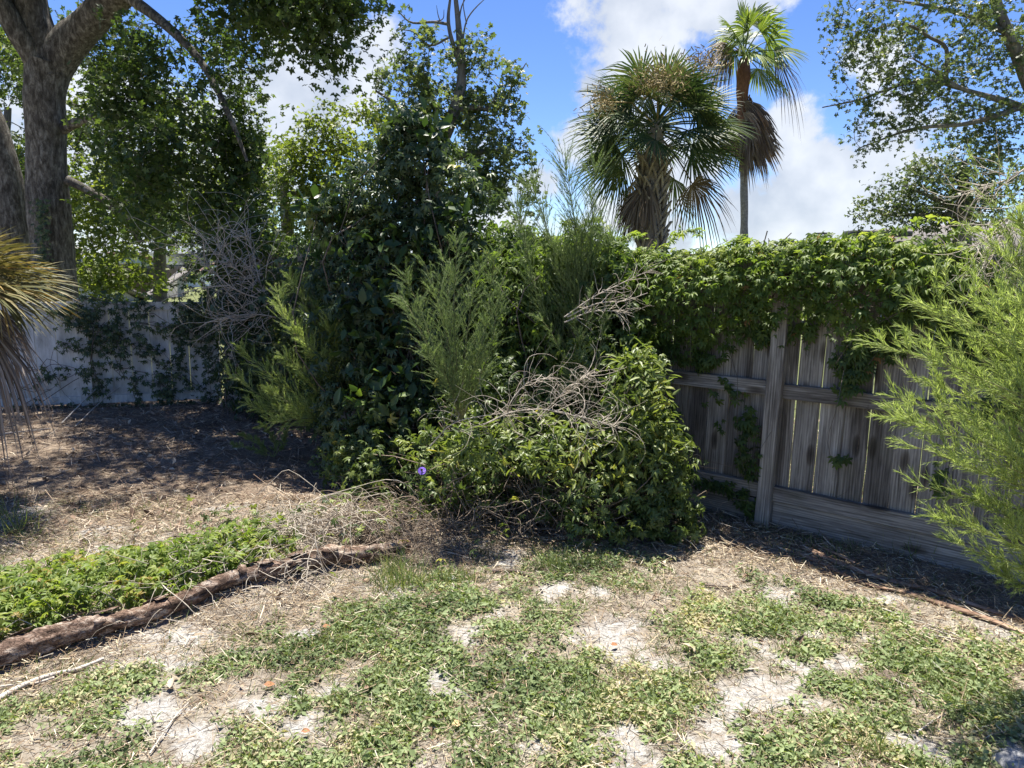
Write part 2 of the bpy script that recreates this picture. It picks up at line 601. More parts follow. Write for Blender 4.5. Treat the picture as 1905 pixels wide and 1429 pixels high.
P0 = gnd(1424, 980)
FU = np.array((.785, -.62, 0))
FU = FU / np.linalg.norm(FU)
FN = np.array((FU[1], -FU[0], 0))          # towards the yard
FN = FN if FN[1] < 0 else -FN
FA, FB = P0 + FU * 4, P0 - FU * 7      # fence line; the yard is at negative s when running A->B?
_t, _s = seg_dist(np.array([0.]), np.array([2.]), FA, FB)
if _s[0] > 0:
    FA, FB = FB, FA


def in_bush(x, y):
    d1 = ((x - .35) / 1.25) ** 2 + ((y - 5.0) / .75) ** 2
    d2 = ((x + .9) / .8) ** 2 + ((y - 5.9) / .8) ** 2
    return (d1 < 1) | (d2 < 1)


def build_ground():
    xs = np.concatenate([np.linspace(-7, 6, 330)])
    ys = np.concatenate([np.linspace(.9, 10.5, 300)])
    X, Y = np.meshgrid(xs, ys)
    Z = gh(X, Y)
    edge = np.minimum(np.minimum(X + 7, 6 - X), np.minimum(Y - .9, 10.5 - Y))
    Z = Z * np.clip(edge * 3, 0, 1)
    _, sf = seg_dist(X, Y, FA, FB)
    lit = np.clip((Y - 4.2) * 1.2 + (fbm2(X, Y, 2, 3, 5) - .5) * 2, 0, 1) * np.clip(1.4 - X * .25, 0, 1)
    lit = np.clip(lit + np.clip(1 - np.abs(sf) * 1.6, 0, 1), 0, 1)
    sd = sandmask(X, Y)
    gr = greenmask(X, Y) * .55
    far = (sf > .15) | (Y > 9)
    gr = np.where(far, .85, gr)
    lit = np.where(far, 0.2, lit)
    idx = np.arange(X.size).reshape(X.shape)
    F = np.stack([idx[:-1, :-1], idx[:-1, 1:], idx[1:, 1:], idx[1:, :-1]], -1).reshape(-1, 4)
    V = np.stack([X, Y, Z], -1).reshape(-1, 3)
    n0 = len(V)
    # outer ring reaching the horizon, welded to the fine grid's rectangle
    inner = [(-7, .9), (6, .9), (6, 10.5), (-7, 10.5)]
    ix = [idx[0, 0], idx[0, -1], idx[-1, -1], idx[-1, 0]]
    outer = np.array([(-900, -900, 0), (900, -900, 0), (900, 1500, 0), (-900, 1500, 0)], float)
    mid = np.array([(-60, -40, 0), (60, -40, 0), (60, 90, 0), (-60, 90, 0)], float)
    V = np.concatenate([V, mid, outer])
    m0, o0 = n0, n0 + 4
    F2 = []
    for k in range(4):
        j = (k + 1) % 4
        F2.append((ix[k], m0 + k, m0 + j, ix[j]))
        F2.append((m0 + k, o0 + k, o0 + j, m0 + j))
    F2 = np.array(F2)
    F2 = F2[:, ::-1]
    ex = lambda a, v: np.concatenate([a.ravel(), np.full(8, v)])
    o = mesh_obj('ground', V, [F, F2], M['ground'], attrs={'litter': ex(lit, .2), 'sand': ex(sd, 0), 'green': ex(gr, .85)}, smooth=True)
    tag(o, 'sandy back yard ground with bare patches of pale sand and brown litter', None, None, 'structure')


build_ground()

# ---------------------------------------------------------------- geometry builders
def tubes(P, Rr, k=3, cap=False):
    """P (N,M,3), Rr (N,M) -> V, F"""
    P = np.asarray(P, float); Rr = np.asarray(Rr, float)
    N, Mn, _ = P.shape
    T = norm(np.gradient(P, axis=1))
    ref = np.where(np.abs(T[..., 2:3]) > .9, np.array((1.0, 0.1, 0)), np.array((.05, .1, 1.0)))
    # fixed reference per polyline keeps the tube untwisted
    ref = np.repeat(ref[:, Mn // 2:Mn // 2 + 1], Mn, 1)
    A = norm(np.cross(T, ref)); B = np.cross(T, A)
    th = np.arange(k) * 2 * np.pi / k
    V = P[:, :, None] + Rr[:, :, None, None] * (A[:, :, None] * np.cos(th)[:, None] + B[:, :, None] * np.sin(th)[:, None])
    idx = np.arange(N * Mn * k).reshape(N, Mn, k)
    a = idx[:, :-1]; c = idx[:, 1:]
    F = np.stack([a, np.roll(a, -1, 2), np.roll(c, -1, 2), c], -1).reshape(-1, 4)
    return V.reshape(-1, 3), F


def resample(pts, n, rad=None):
    """catmull-rom through pts -> n points"""
    p = np.asarray(pts, float)
    if rad is not None:
        p = np.concatenate([p, np.asarray(rad, float)[:, None]], 1)
    q = np.concatenate([[2 * p[0] - p[1]], p, [2 * p[-1] - p[-2]]])
    d = np.concatenate([[0], np.cumsum(np.linalg.norm(np.diff(p[:, :3], axis=0), axis=1))])
    t = np.interp(np.linspace(0, d[-1], n), d, np.arange(len(p)))
    i = np.minimum(t.astype(int), len(p) - 2)
    f = (t - i)[:, None]
    a, b, c, e = q[i], q[i + 1], q[i + 2], q[i + 3]
    r = .5 * (2 * b + (c - a) * f + (2 * a - 5 * b + 4 * c - e) * f ** 2 + (3 * b - a - 3 * c + e) * f ** 3)
    return (r[:, :3], r[:, 3]) if rad is not None else r


def limb(pts, rad, rings=40, k=20, rough=.06, seed=0):
    P, Rr = resample(pts, rings, rad)
    V, F = tubes(P[None], np.maximum(Rr, .002)[None], k)
    c = np.repeat(P, k, 0)
    r = np.repeat(Rr, k)[:, None]
    q = V - c
    n = fbm(V * np.array((7, 7, 2.2)) + seed, 4, seed) - .5
    n2 = fbm(V * 1.6 + seed * 3, 2, seed) - .5
    V = c + q * (1 + n[:, None] * rough * 3 + n2[:, None] * .35)
    return V, F


def joinVF(parts):
    Vs, Fs, o = [], [], 0
    for V, F in parts:
        Vs.append(V); Fs.append(F + o); o += len(V)
    return np.concatenate(Vs), np.concatenate(Fs)


def tmpl(verts, faces):
    return np.array(verts, float), np.array(faces, int)


def merge_t(ts):
    V, F = joinVF(ts)
    return V, F


def rotz(V, a):
    c, s = math.cos(a), math.sin(a)
    return V @ np.array([[c, s, 0], [-s, c, 0], [0, 0, 1]])


_leaf = tmpl([(0, 0, 0), (-.24, .38, .05), (.24, .38, .05), (-.17, .72, .0), (.17, .72, .0), (0, 1, -.14), (0, .4, -.02)],
             [(0, 6, 1), (0, 2, 6), (1, 6, 3), (6, 2, 4), (3, 6, 5), (6, 4, 5)])
_leafd = tmpl([(0, 0, 0), (-.24, .38, .03), (.24, .38, .03), (-.16, .72, -.10), (.16, .72, -.10), (0, 1, -.42), (0, .4, -.03)],
              [(0, 6, 1), (0, 2, 6), (1, 6, 3), (6, 2, 4), (3, 6, 5), (6, 4, 5)])
_leafs = tmpl([(0, 0, 0), (-.26, .45, .06), (.26, .45, .06), (0, 1, -.10)], [(0, 3, 1), (0, 2, 3)])


def lft(t, ang, l, w, z=0.0):
    V = t[0] * np.array((w, l, l))
    V = V + np.array((0, .04, z))
    return rotz(V, ang), t[1]


T_OVAL = _leaf
T_SMALL = _leafs
T_CREEP = merge_t([lft(_leafs, 0, .64, .46, 0), lft(_leafs, .7, .56, .42, -.03), lft(_leafs, -.7, .56, .42, -.03), lft(_leafs, 1.55, .42, .34, -.06), lft(_leafs, -1.55, .42, .34, -.06)])
T_CREEPN = merge_t([lft(_leafd, 0, .64, .52, 0), lft(_leafd, .7, .56, .46, -.02), lft(_leafd, -.7, .56, .46, -.02), lft(_leafd, 1.55, .44, .38, -.05), lft(_leafd, -1.5, .44, .38, -.05)])
T_STAR = merge_t([lft(_leafs, 0, .62, .75, 0), lft(_leafs, 1.0, .55, .68, .0), lft(_leafs, -1.0, .55, .68, .0), lft(_leafs, 2.1, .3, .5, .0), lft(_leafs, -2.1, .3, .5, .0)])
T_TRI = merge_t([lft(_leafs, 0, .7, .9, 0), lft(_leafs, 1.1, .5, .8, .0), lft(_leafs, -1.1, .5, .8, .0)])
T_BLADE = tmpl([(-.03, 0, 0), (.03, 0, 0), (.028, .5, .03), (-.028, .5, .03), (0, 1, -.12)], [(0, 1, 2), (0, 2, 3), (3, 2, 4)])
T_BLADE2 = tmpl([(-.035, 0, 0), (.035, 0, 0), (0, 1, 0)], [(0, 1, 2)])
T_STRAW = tmpl([(-.012, 0, 0), (.012, 0, .006), (.010, 1, .006), (-.010, 1, 0)], [(0, 1, 2), (0, 2, 3)])


def leaves(t, Pp, Nn, Dd, S, rn=None):
    """instances of a leaf template baked into arrays: V, F, rnd"""
    tv, tf = t
    n = len(Pp)
    Z = norm(Nn)
    Yv = norm(Dd - (Dd * Z).sum(-1, keepdims=True) * Z)
    X = np.cross(Yv, Z)
    S = np.asarray(S, float)
    if S.ndim == 1: S = S[:, None] * np.ones(3)
    L = tv[None] * S[:, None]
    V = Pp[:, None] + L[..., :1] * X[:, None] + L[..., 1:2] * Yv[:, None] + L[..., 2:] * Z[:, None]
    k = len(tv)
    F = (tf[None] + (np.arange(n) * k)[:, None, None]).reshape(-1, tf.shape[1])
    rn = rng.random(n) if rn is None else rn
    return V.reshape(-1, 3), F, np.repeat(np.clip(rn, 0, 1), k)


def leafobj(name, L, mat, parent=None):
    V = np.concatenate([l[0] for l in L]); o = 0; Fs = []
    for l in L:
        Fs.append(l[1] + o); o += len(l[0])
    return mesh_obj(name, V, np.concatenate(Fs), mat, parent, {'rnd': np.concatenate([l[2] for l in L])})


# ---------------------------------------------------------------- fences
def board_mesh(name, w, h, t, mat, seg=10, wob=.0025, axis='z', seed=0, bow=.004):
    """box board from (−w/2..w/2, 0..t, 0..h), with slightly uneven edges; grain attribute runs along the board"""
    r = np.random.default_rng(seed)
    z = np.linspace(0, h, seg + 1)
    l = -w / 2 + (r.random(seg + 1) - .5) * 2 * wob
    rr = w / 2 + (r.random(seg + 1) - .5) * 2 * wob
    b = bow * np.sin(np.linspace(0, math.pi, seg + 1)) * r.uniform(-1, 1)
    ch = min(.003, t * .2)
    ring = []
    for k in range(seg + 1):
        ring.append([(l[k] + ch, b[k], z[k]), (rr[k] - ch, b[k], z[k]), (rr[k], b[k] + ch, z[k]), (rr[k], t + b[k], z[k]), (l[k], t + b[k], z[k]), (l[k], b[k] + ch, z[k])])
    V = np.array(ring).reshape(-1, 3)
    idx = np.arange(len(V)).reshape(seg + 1, 6)
    a, c = idx[:-1], idx[1:]
    F = np.stack([a, np.roll(a, -1, 1), np.roll(c, -1, 1), c], -1).reshape(-1, 4)
    caps = np.array([(0, 5, 4, 3), (0, 3, 2, 1)] + [(idx[-1][0], idx[-1][1], idx[-1][2], idx[-1][3]), (idx[-1][0], idx[-1][3], idx[-1][4], idx[-1][5])])
    G = V.copy()
    if axis == 'x':
        V = V[:, [2, 1, 0]]
        F = F[:, ::-1]; caps = caps[:, ::-1]
    me = bpy.data.meshes.new(name)
    FF = np.concatenate([F, caps])
    me.from_pydata(V.tolist(), [], FF.tolist())
    a = me.attributes.new('grain', 'FLOAT_VECTOR', 'POINT')
    a.data.foreach_set('vector', (G + np.array((seed * .37, 0, seed * .71))).astype(np.float32).ravel())
    me.materials.append(mat)
    me.update()
    return me


def put(name, me, parent, loc, rot=(0, 0, 0)):
    o = bpy.data.objects.new(name, me)
    COL.objects.link(o)
    o.parent = parent
    o.location = loc
    o.rotation_euler = rot
    return o


def wooden_fence():
    ang = math.atan2(FU[1], FU[0])
    root = thing('wooden_fence', P0, 'grey weathered wooden privacy fence half covered by creeper, along the right side', 'fence', rotz=ang)
    # local x runs to the right along the fence, -y faces the yard
    planks = [board_mesh('plank', .139, 1.66, .016, M['wood'], 12, .0022, seed=s, bow=.006) for s in range(9)]
    x = -6.6
    r = random.Random(5)
    while x < 3.6:
        s = r.uniform(.001, .0075)
        o = put('plank', planks[r.randrange(9)], root, (x + .07, r.uniform(0, .004), .10 + r.uniform(-.006, .006)), (r.uniform(-.004, .004), r.uniform(-.006, .006), r.uniform(-.02, .02)))
        x += .139 + s
    posts = [-4.9, -2.45, 0, 2.45]
    pm = board_mesh('post', .092, 1.9, .09, M['wood'], 12, .003, seed=31, bow=.0)
    for p in posts:
        put('post', pm, root, (p, -.092, -.06), (0, R(.6), R(1.5)))
    edges = [-6.6] + posts + [3.6]
    for a, b in zip(edges[:-1], edges[1:]):
        L = b - a - .094
        for k, (z, t, h) in enumerate([(.20, .046, .095), (.87, .040, .092), (1.50, .040, .092)]):
            me = board_mesh('rail', h, L, t, M['wood'], 14, .002, 'x', seed=int(40 + k + a * 3 + 30), bow=.0)
            o = put('rail', me, root, (a + .047, -.002 - t, z + h / 2), (0, R(r.uniform(-.3, .3)), 0))
        me = board_mesh('kickboard', .20, L, .028, M['wood'], 14, .004, 'x', seed=int(80 + a * 3 + 30), bow=.0)
        put('kickboard', me, root, (a + .047, -.031, .095), (0, R(.2), 0))
    return root


wooden_fence()

WA, WB = at(-330, 768, 7.15), at(412, 742, 8.45)
WA[2] = WB[2] = 0


def white_fence():
    d = WB - WA
    L = np.linalg.norm(d)
    ang = math.atan2(d[1], d[0])
    root = thing('white_fence', WB, 'low stained white vinyl fence crossed by dark vines, behind the leaf litter at left', 'fence', rotz=ang)
    H = 1.19
    bm = board_mesh('panel_board', .178, H - .12, .022, M['vinyl'], 2, .0005, seed=3, bow=0)
    pm = board_mesh('fence_post', .125, H + .03, .125, M['vinyl'], 2, 0.0005, seed=4, bow=0)
    bay = 1.35
    posts = [-.06]
    while posts[-1] > -L:
        posts.append(posts[-1] - bay)
    for p in posts:
        put('fence_post', pm, root, (p, -.05, 0))
    for a, b in zip(posts[1:], posts[:-1]):
        w = b - a - .129
        n = 6
        ww = w / n
        for k in range(n):
            o = put('panel_board', bm, root, (a + .0645 + ww * (k + .5), .0, .06))
            o.scale = ((ww - .004) / .178, 1, 1)
        for nm, z, h in (('top_rail', H - .095, .09), ('bottom_rail', .03, .09)):
            me = board_mesh(nm, h, w, .05, M['vinyl'], 2, .0005, 'x', seed=9, bow=0)
            put(nm, me, root, (a + .0645, -.03, z + h / 2))
    return root


white_fence()


# ---------------------------------------------------------------- trees
def PX(l, Y):
    return [at(a, b, Y if len(q) < 1 else q[0]) for (a, b, *q) in l]


def blob(px, py, Y, rx, ry, rY, n, w=1):
    c = at(px, py, Y)
    return (c, np.array((rx * Y / FPX, rY, ry * Y / FPX)), n)


def crown_points(blobs, seed=0, thr=.0, shell=.45, nsc=1.1):
    out = []
    for c, r, n in blobs:
        k = int(n * 2.2)
        d = rows(k)
        rad = rng.random(k) ** shell
        p = c + d * rad[:, None] * r
        nn = fbm(p * nsc + seed, 3, seed)
        keep = np.argsort(-(nn + rng.random(k) * .25))[:n] if thr > 0 else np.arange(k)[:n]
        out.append(p[keep])
    return np.concatenate(out)


def tree(name, label, trunkparts, blobs, mat, leaf, nleaf=26, spread=.2, bark='bark', tm=T_STAR, seed=0, thr=.1, droop=.5, twig=.006, base=None, cat='tree', k=20, group=None, trunk_k=20, shell=.45, cdens=.6):
    """trunkparts: list of (points, radii); blobs: crown volumes; each clump of leaves hangs on its own twig"""
    b = np.array(trunkparts[0][0][0]).copy()
    b[2] = 0
    root = thing(name, b, label, cat, group)
    parts = [limb(p, r, max(12, int(np.linalg.norm(np.asarray(p[0]) - np.asarray(p[-1])) / .09)), trunk_k if i == 0 else 12, seed=seed + i) for i, (p, r) in enumerate(trunkparts)]
    tr = mesh_obj('trunk', *parts[0], M[bark], root, smooth=True)
    for pt in parts[1:]:
        mesh_obj('limb', *pt, M[bark], root, smooth=True)
    blobs = [(c_, r_, max(4, int(n_ * cdens))) for c_, r_, n_ in blobs]
    C = crown_points(blobs, seed, thr, shell)
    nodes = np.concatenate([resample(p, 14)[3 if i == 0 else 1:] for i, (p, r) in enumerate(trunkparts)])
    # boughs: group clump centres, connect each to a near wood node or an earlier, closer clump
    order = np.argsort(np.linalg.norm(C[:, None] - nodes[None], axis=-1).min(1))
    Cs = C[order]
    dn = np.linalg.norm(Cs[:, None] - nodes[None], axis=-1)
    near = nodes[dn.argmin(1)]; dmin = dn.min(1)
    src = near.copy()
    D = np.linalg.norm(Cs[:, None] - Cs[None], axis=-1)
    D[np.triu_indices(len(Cs))] = 1e9
    j = D.argmin(1)
    use = (D.min(1) < dmin * .8)
    src[use] = Cs[j[use]]
    m = 6
    tt = np.linspace(0, 1, m)[None, :, None]
    P = src[:, None] * (1 - tt) + Cs[:, None] * tt
    ln = np.linalg.norm(Cs - src, axis=1)[:, None, None]
    P += np.sin(tt * np.pi) * ln * .12 * rows(len(Cs))[:, None] + np.sin(tt * np.pi) * ln * .08 * UP
    Rr = (twig * (1 + 1.2 * np.minimum(ln[..., 0], 1.5))) * (1.0 - .6 * tt[..., 0])
    V, F = tubes(P, Rr, 3)
    tw = mesh_obj('twigs', V, F, M[bark], root)
    tag(tw, kind='stuff')
    n = len(Cs)
    idx = np.repeat(np.arange(n), nleaf)
    ax = norm(norm(Cs - src) + np.array((0, 0, -.35)) + rng.normal(size=(n, 3)) * .35)
    s = rng.random(len(idx))
    p = Cs[idx] + ax[idx] * ((s - .35) * spread * 2.2)[:, None] + rng.normal(size=(len(idx), 3)) * spread * .42 * (1 - .3 * s)[:, None]
    nrm = norm(rng.normal(size=(len(idx), 3)) * .75 + np.array((0, 0, .8)))
    dr = norm(p - Cs[idx] + ax[idx] * .1 * spread + np.array((0, 0, -droop * spread)) + rng.normal(size=(len(idx), 3)) * .08)
    cl = rng.random(n)
    rn = .5 * cl[idx] + .5 * rng.random(len(idx))
    L = leaves(tm, p, nrm, dr, leaf * rng.uniform(.65, 1.25, len(idx)), rn)
    cr_ = leafobj('crown', [L], mat, root)
    tag(cr_, kind='stuff')
    return root


B = blob
# big shade tree behind the white fence
t = 9.4
fork = at(94, 118, t)
tb = at(104, 560, t); tb[2] = -.1
tree('shade_tree', 'big grey-barked shade tree with forked trunk rising behind the white fence', [
    ([tb, at(103, 555, t), at(92, 400, t), at(84, 250, t), at(88, 160, t), fork], [.34, .27, .255, .24, .25, .27]),
    ([at(84, 150, t), at(118, 92, t), at(160, 50, t - .1), at(230, -20, t - .4), at(330, -120, t - 1.2), at(420, -230, t - 2)], [.20, .215, .19, .17, .14, .09]),
    ([at(95, 150, t), at(72, 80, t), at(52, 0, t), at(40, -110, t), at(20, -260, t)], [.22, .24, .22, .2, .15]),
    ([at(70, 120, t - .1), at(35, 62, t - .2), at(-5, -5, t - .3), at(-90, -140, t - .5)], [.13, .125, .11, .08]),
    ([at(118, 240, t), at(150, 226, t - .1), at(205, 216, t - .3), at(250, 226, t - .5), at(300, 246, t - .9), at(350, 290, t - 1.2)], [.07, .055, .045, .035, .022, .012]),
    ([at(203, 216, t - .3), at(215, 200, t - .4), at(235, 193, t - .5)], [.035, .03, .018]),
    ([at(125, 335, t), at(160, 352, t), at(205, 380, t), at(235, 410, t), at(262, 450, t + .1)], [.065, .055, .05, .045, .03]),
    ([at(205, 382, t), at(240, 374, t - .2), at(292, 360, t - .4)], [.03, .025, .015]),
    ([at(225, -15, t - .4), at(300, 40, t - 1), at(370, 110, t - 1.4), at(420, 200, t - 1.7), at(460, 300, t - 1.8)], [.07, .055, .04, .03, .015]),
    ([at(330, -110, t - 1.2), at(450, -60, t - 2), at(560, -10, t - 2.4), at(660, 30, t - 2.5)], [.07, .06, .04, .015]),
], [B(240, 60, 10.8, 120, 80, .6, 90), B(330, 110, 8.4, 100, 85, .6, 90), B(395, 215, 7.9, 80, 85, .7, 100), B(425, 320, 7.8, 65, 95, .6, 100),
    B(455, 425, 7.8, 50, 75, .4, 46), B(260, 190, 8.6, 95, 60, .6, 80), B(190, 265, 10.4, 60, 80, .5, 50), B(320, 310, 8.1, 110, 90, .7, 110),
    B(250, 420, 9.0, 100, 80, .7, 60), B(20, 40, 11.4, 90, 110, .7, 60), B(10, 230, 11.2, 60, 120, .6, 50), B(430, 15, 7.4, 80, 45, .6, 50), B(540, 5, 7.2, 95, 45, .6, 70),
    B(640, 20, 7.0, 60, 45, .5, 60), B(625, 85, 7.0, 35, 35, .3, 20), B(580, 40, 7.0, 80, 40, .5, 34), B(470, 120, 7.5, 30, 25, .4, 8), B(170, 120, 10.6, 80, 90, .6, 50),
    B(150, -160, 8.6, 350, 110, 2.0, 240), B(480, -110, 7.2, 260, 70, 1.2, 110), B(390, 470, 8.2, 90, 60, .5, 40), B(350, 400, 8.6, 90, 60, .6, 50),
    (np.array((-3.6, 6.3, 5.5)), np.array((1.9, 1.0, .6)), 100), (np.array((-1.6, 6.9, 5.6)), np.array((1.0, .8, .5)), 60), (np.array((-4.6, 7.6, 5.7)), np.array((2.3, 1.3, .7)), 300), (np.array((-2.4, 7.9, 5.9)), np.array((1.6, 1.2, .7)), 130), (np.array((-5.5, 8.8, 6.6)), np.array((2.6, 1.5, 1.0)), 200)],
    M['oak'], .082, 25, .21, seed=1, twig=.005, cdens=.56)

b = at(24, 560, 9.9); b[2] = -.1
tree('leaning_tree', 'grey leaning tree trunk at the far left edge, beside the forked shade tree', [
    ([b, at(26, 560, 9.9), at(20, 420, 9.9), at(10, 320, 9.9), at(-18, 225, 9.9), at(-70, 120, 9.9), at(-150, -60, 9.9)], [.3, .24, .22, .2, .18, .16, .1])],
    [B(-120, 30, 9.2, 130, 140, .8, 60), B(0, 320, 10.4, 60, 90, .5, 30)], M['oak'], .088, 24, .23, seed=12)

# lit trees behind the white fence
b = at(298, 560, 17); b[2] = 0
tree('lit_tree', 'sunlit yellow-green tree with a slim pale trunk, seen through the shade tree', [
    ([b, at(298, 540, 17), at(297, 470, 17), at(300, 360, 17), at(296, 240, 17)], [.16, .15, .14, .12, .06])],
    [B(240, 340, 16, 100, 70, 1.3, 90), B(330, 360, 16.5, 90, 70, 1.3, 80), B(190, 430, 16, 80, 80, 1.2, 90), B(420, 370, 16.5, 90, 80, 1.2, 90), B(290, 450, 17.5, 60, 40, .8, 18),
     B(170, 330, 17, 60, 130, 1.3, 70), B(470, 440, 16, 60, 60, 1.0, 60), B(500, 340, 16, 60, 80, 1.0, 60), B(220, 520, 15, 80, 30, .8, 60), B(320, 240, 16.5, 90, 80, 1.2, 60)],
    M['lit'], .13, 30, .36, 'barkfar', tm=T_TRI, seed=3, twig=.01)
b = at(-10, 560, 15); b[2] = 0
tree('lit_tree', 'sunlit green tree filling the gap left of the forked trunk', [
    ([b, at(-10, 540, 15), at(0, 400, 15), at(15, 200, 15)], [.16, .15, .12, .06])],
    [B(20, 130, 15, 60, 70, 1, 60), B(10, 300, 15, 60, 120, 1, 80), B(10, 480, 14, 50, 60, 1, 40), B(150, 200, 16, 50, 110, 1, 50)], M['lit'], .13, 28, .34, 'barkfar', tm=T_TRI, seed=4, twig=.01)

# centre tree with dead leader
b = at(800, 600, 14); b[2] = 0
t = 14
tree('centre_tree', 'open-crowned grey-green tree with dead bare twigs at its top, behind the tall vine-covered shrub', [
    ([b, at(806, 500, t), at(812, 300, t), at(822, 262, t), at(842, 215, t), at(858, 150, t), at(855, 70, t), at(846, -20, t)], [.2, .18, .145, .13, .11, .09, .06, .035]),
    ([at(848, 205, t), at(880, 200, t), at(905, 203, t), at(925, 180, t), at(930, 165, t)], [.06, .05, .04, .03, .02]),
    ([at(900, 203, t), at(925, 205, t), at(960, 150, t), at(978, 118, t)], [.03, .025, .015, .01]),
    ([at(858, 130, t), at(835, 50, t), at(838, -10, t)], [.05, .035, .02]),
    ([at(833, 45, t), at(805, 41, t), at(765, 42, t), at(740, 20, t)], [.03, .025, .02, .008]),
    ([at(858, 100, t), at(866, 45, t), at(880, 20, t), at(905, -5, t)], [.02, .015, .012, .006]),
    ([at(852, 60, t), at(858, 15, t), at(870, -10, t)], [.02, .015, .01]),
    ([at(868, 45, t), at(862, 10, t), at(865, -14, t)], [.012, .009, .006]),
    ([at(820, 43, t), at(815, 28, t), at(812, 10, t)], [.012, .009, .004]),
    ([at(800, 41, t), at(823, 36, t), at(826, 18, t)], [.012, .009, .004]),
    ([at(835, 70, t), at(800, 85, t), at(770, 60, t), at(745, 55, t)], [.02, .018, .012, .008]),
    ([at(815, 290, t), at(770, 240, t), at(730, 190, t), at(700, 170, t)], [.08, .06, .04, .02]),
    ([at(820, 300, t), at(880, 285, t), at(940, 280, t), at(985, 285, t)], [.08, .06, .03, .012]),
], [B(765, 130, t, 42, 50, .6, 36), B(830, 95, t, 50, 30, .5, 22), B(882, 110, t, 34, 45, .5, 28), B(745, 200, t, 60, 45, .8, 50), B(855, 215, t, 100, 60, .9, 100), B(800, 160, t, 80, 60, .8, 60),
    B(925, 175, t, 42, 45, .5, 30), B(960, 125, t, 22, 30, .3, 10), B(895, 290, t, 80, 45, .8, 64), B(955, 282, t, 45, 20, .5, 22), B(870, 345, t, 80, 45, .8, 60), B(935, 345, t, 60, 45, .6, 36), B(775, 60, t, 30, 20, .3, 8), B(960, 350, t, 50, 60, .6, 26),
    B(715, 160, t, 24, 24, .4, 8)],
    M['mid'], .115, 26, .22, 'barkfar', seed=5, thr=.2, twig=.008, cdens=.43)

t = 12.5
b = at(560, 620, t); b[2] = 0
tree('yellow_green_tree', 'yellow-green bushy tree between the shade tree and the tall vine-covered shrub', [
    ([b, at(545, 520, t), at(532, 400, t), at(528, 330, t)], [.14, .12, .1, .07]),
    ([at(528, 335, t), at(560, 300, t), at(595, 284, t), at(640, 278, t)], [.05, .04, .03, .015]),
    ([at(530, 360, t), at(580, 360, t), at(640, 340, t)], [.05, .04, .02]),
    ([at(532, 400, t), at(600, 400, t), at(680, 370, t)], [.05, .04, .02]),
], [B(640, 255, t, 75, 55, .7, 60), B(590, 310, t, 65, 50, .7, 54), B(690, 300, t, 80, 60, .7, 80), B(575, 380, t, 55, 60, .6, 60), B(640, 370, t, 80, 60, .7, 80), B(545, 300, t, 28, 40, .4, 16), B(720, 240, t, 50, 40, .5, 30), B(560, 450, t, 60, 50, .5, 50), B(660, 210, t, 30, 20, .3, 10)],
    M['lit'], .09, 26, .22, 'barkfar', tm=T_TRI, seed=6, thr=.2)

# trees at the right
t = 13
b = at(1985, 560, t); b[2] = 0
tree('sky_tree', 'tall spreading grey-green tree filling the top right corner', [
    ([b, at(1975, 450, t), at(1950, 250, t), at(1900, 120, t), at(1862, 30, t), at(1840, -40, t)], [.2, .18, .14, .11, .09, .07]),
    ([at(1955, 240, t), at(1900, 200, t), at(1840, 180, t), at(1790, 165, t), at(1750, 140, t), at(1700, 110, t)], [.075, .06, .045, .035, .025, .014]),
    ([at(1790, 165, t), at(1730, 150, t), at(1670, 160, t), at(1600, 185, t), at(1530, 200, t)], [.04, .032, .025, .018, .01]),
    ([at(1760, 145, t), at(1760, 90, t), at(1730, 70, t), at(1680, 45, t), at(1600, 60, t)], [.035, .03, .025, .02, .01]),
    ([at(1870, 60, t), at(1800, 30, t), at(1720, 10, t), at(1620, -5, t)], [.05, .036, .025, .012]),
    ([at(1900, 200, t), at(1800, 230, t), at(1700, 240, t), at(1600, 275, t)], [.05, .04, .025, .01]),
    ([at(1905, 110, t), at(1930, 30, t), at(1935, -50, t)], [.1, .08, .06]),
], [B(1700, 35, t, 130, 50, 1.2, 110), B(1590, 60, t, 55, 45, .6, 34), B(1620, 120, t, 75, 30, .6, 34), B(1790, 90, t, 110, 70, 1.2, 110), B(1865, 60, t, 60, 80, 1.0, 60), B(1700, 160, t, 120, 32, .9, 70), B(1590, 190, t, 50, 18, .4, 14),
    B(1790, 200, t, 110, 40, .9, 70), B(1870, 190, t, 60, 70, .9, 50), B(1690, 235, t, 90, 25, .6, 36), B(1610, 268, t, 30, 12, .3, 7), B(1860, 270, t, 60, 40, .7, 40), B(1750, -60, t, 220, 70, 1.6, 110)],
    M['sweet'], .095, 22, .22, 'barkfar', seed=7, thr=.25, twig=.006, cdens=.42)
t = 15
b = at(1790, 560, t); b[2] = 0
tree('low_crowned_tree', 'dense dark tree standing just behind the brown roof at right', [
    ([b, at(1790, 450, t), at(1795, 380, t), at(1790, 300, t)], [.2, .18, .14, .07]),
    ([at(1793, 400, t), at(1740, 370, t), at(1690, 350, t)], [.06, .05, .02]), ([at(1793, 400, t), at(1720, 400, t), at(1640, 400, t)], [.06, .05, .02])],
    [B(1730, 310, t, 60, 40, .8, 50), B(1800, 300, t, 70, 50, .9, 70), B(1690, 360, t, 60, 30, .6, 46), B(1650, 395, t, 60, 22, .6, 50), B(1760, 370, t, 100, 50, .9, 110), B(1860, 350, t, 60, 70, .8, 70), B(1830, 400, t, 80, 30, .8, 50), B(1740, 405, t, 90, 22, .7, 60), B(1800, 250, t, 40, 20, .4, 14)],
    M['sweet'], .095, 26, .22, 'barkfar', tm=T_TRI, seed=8, thr=.2, twig=.008, cdens=.42)


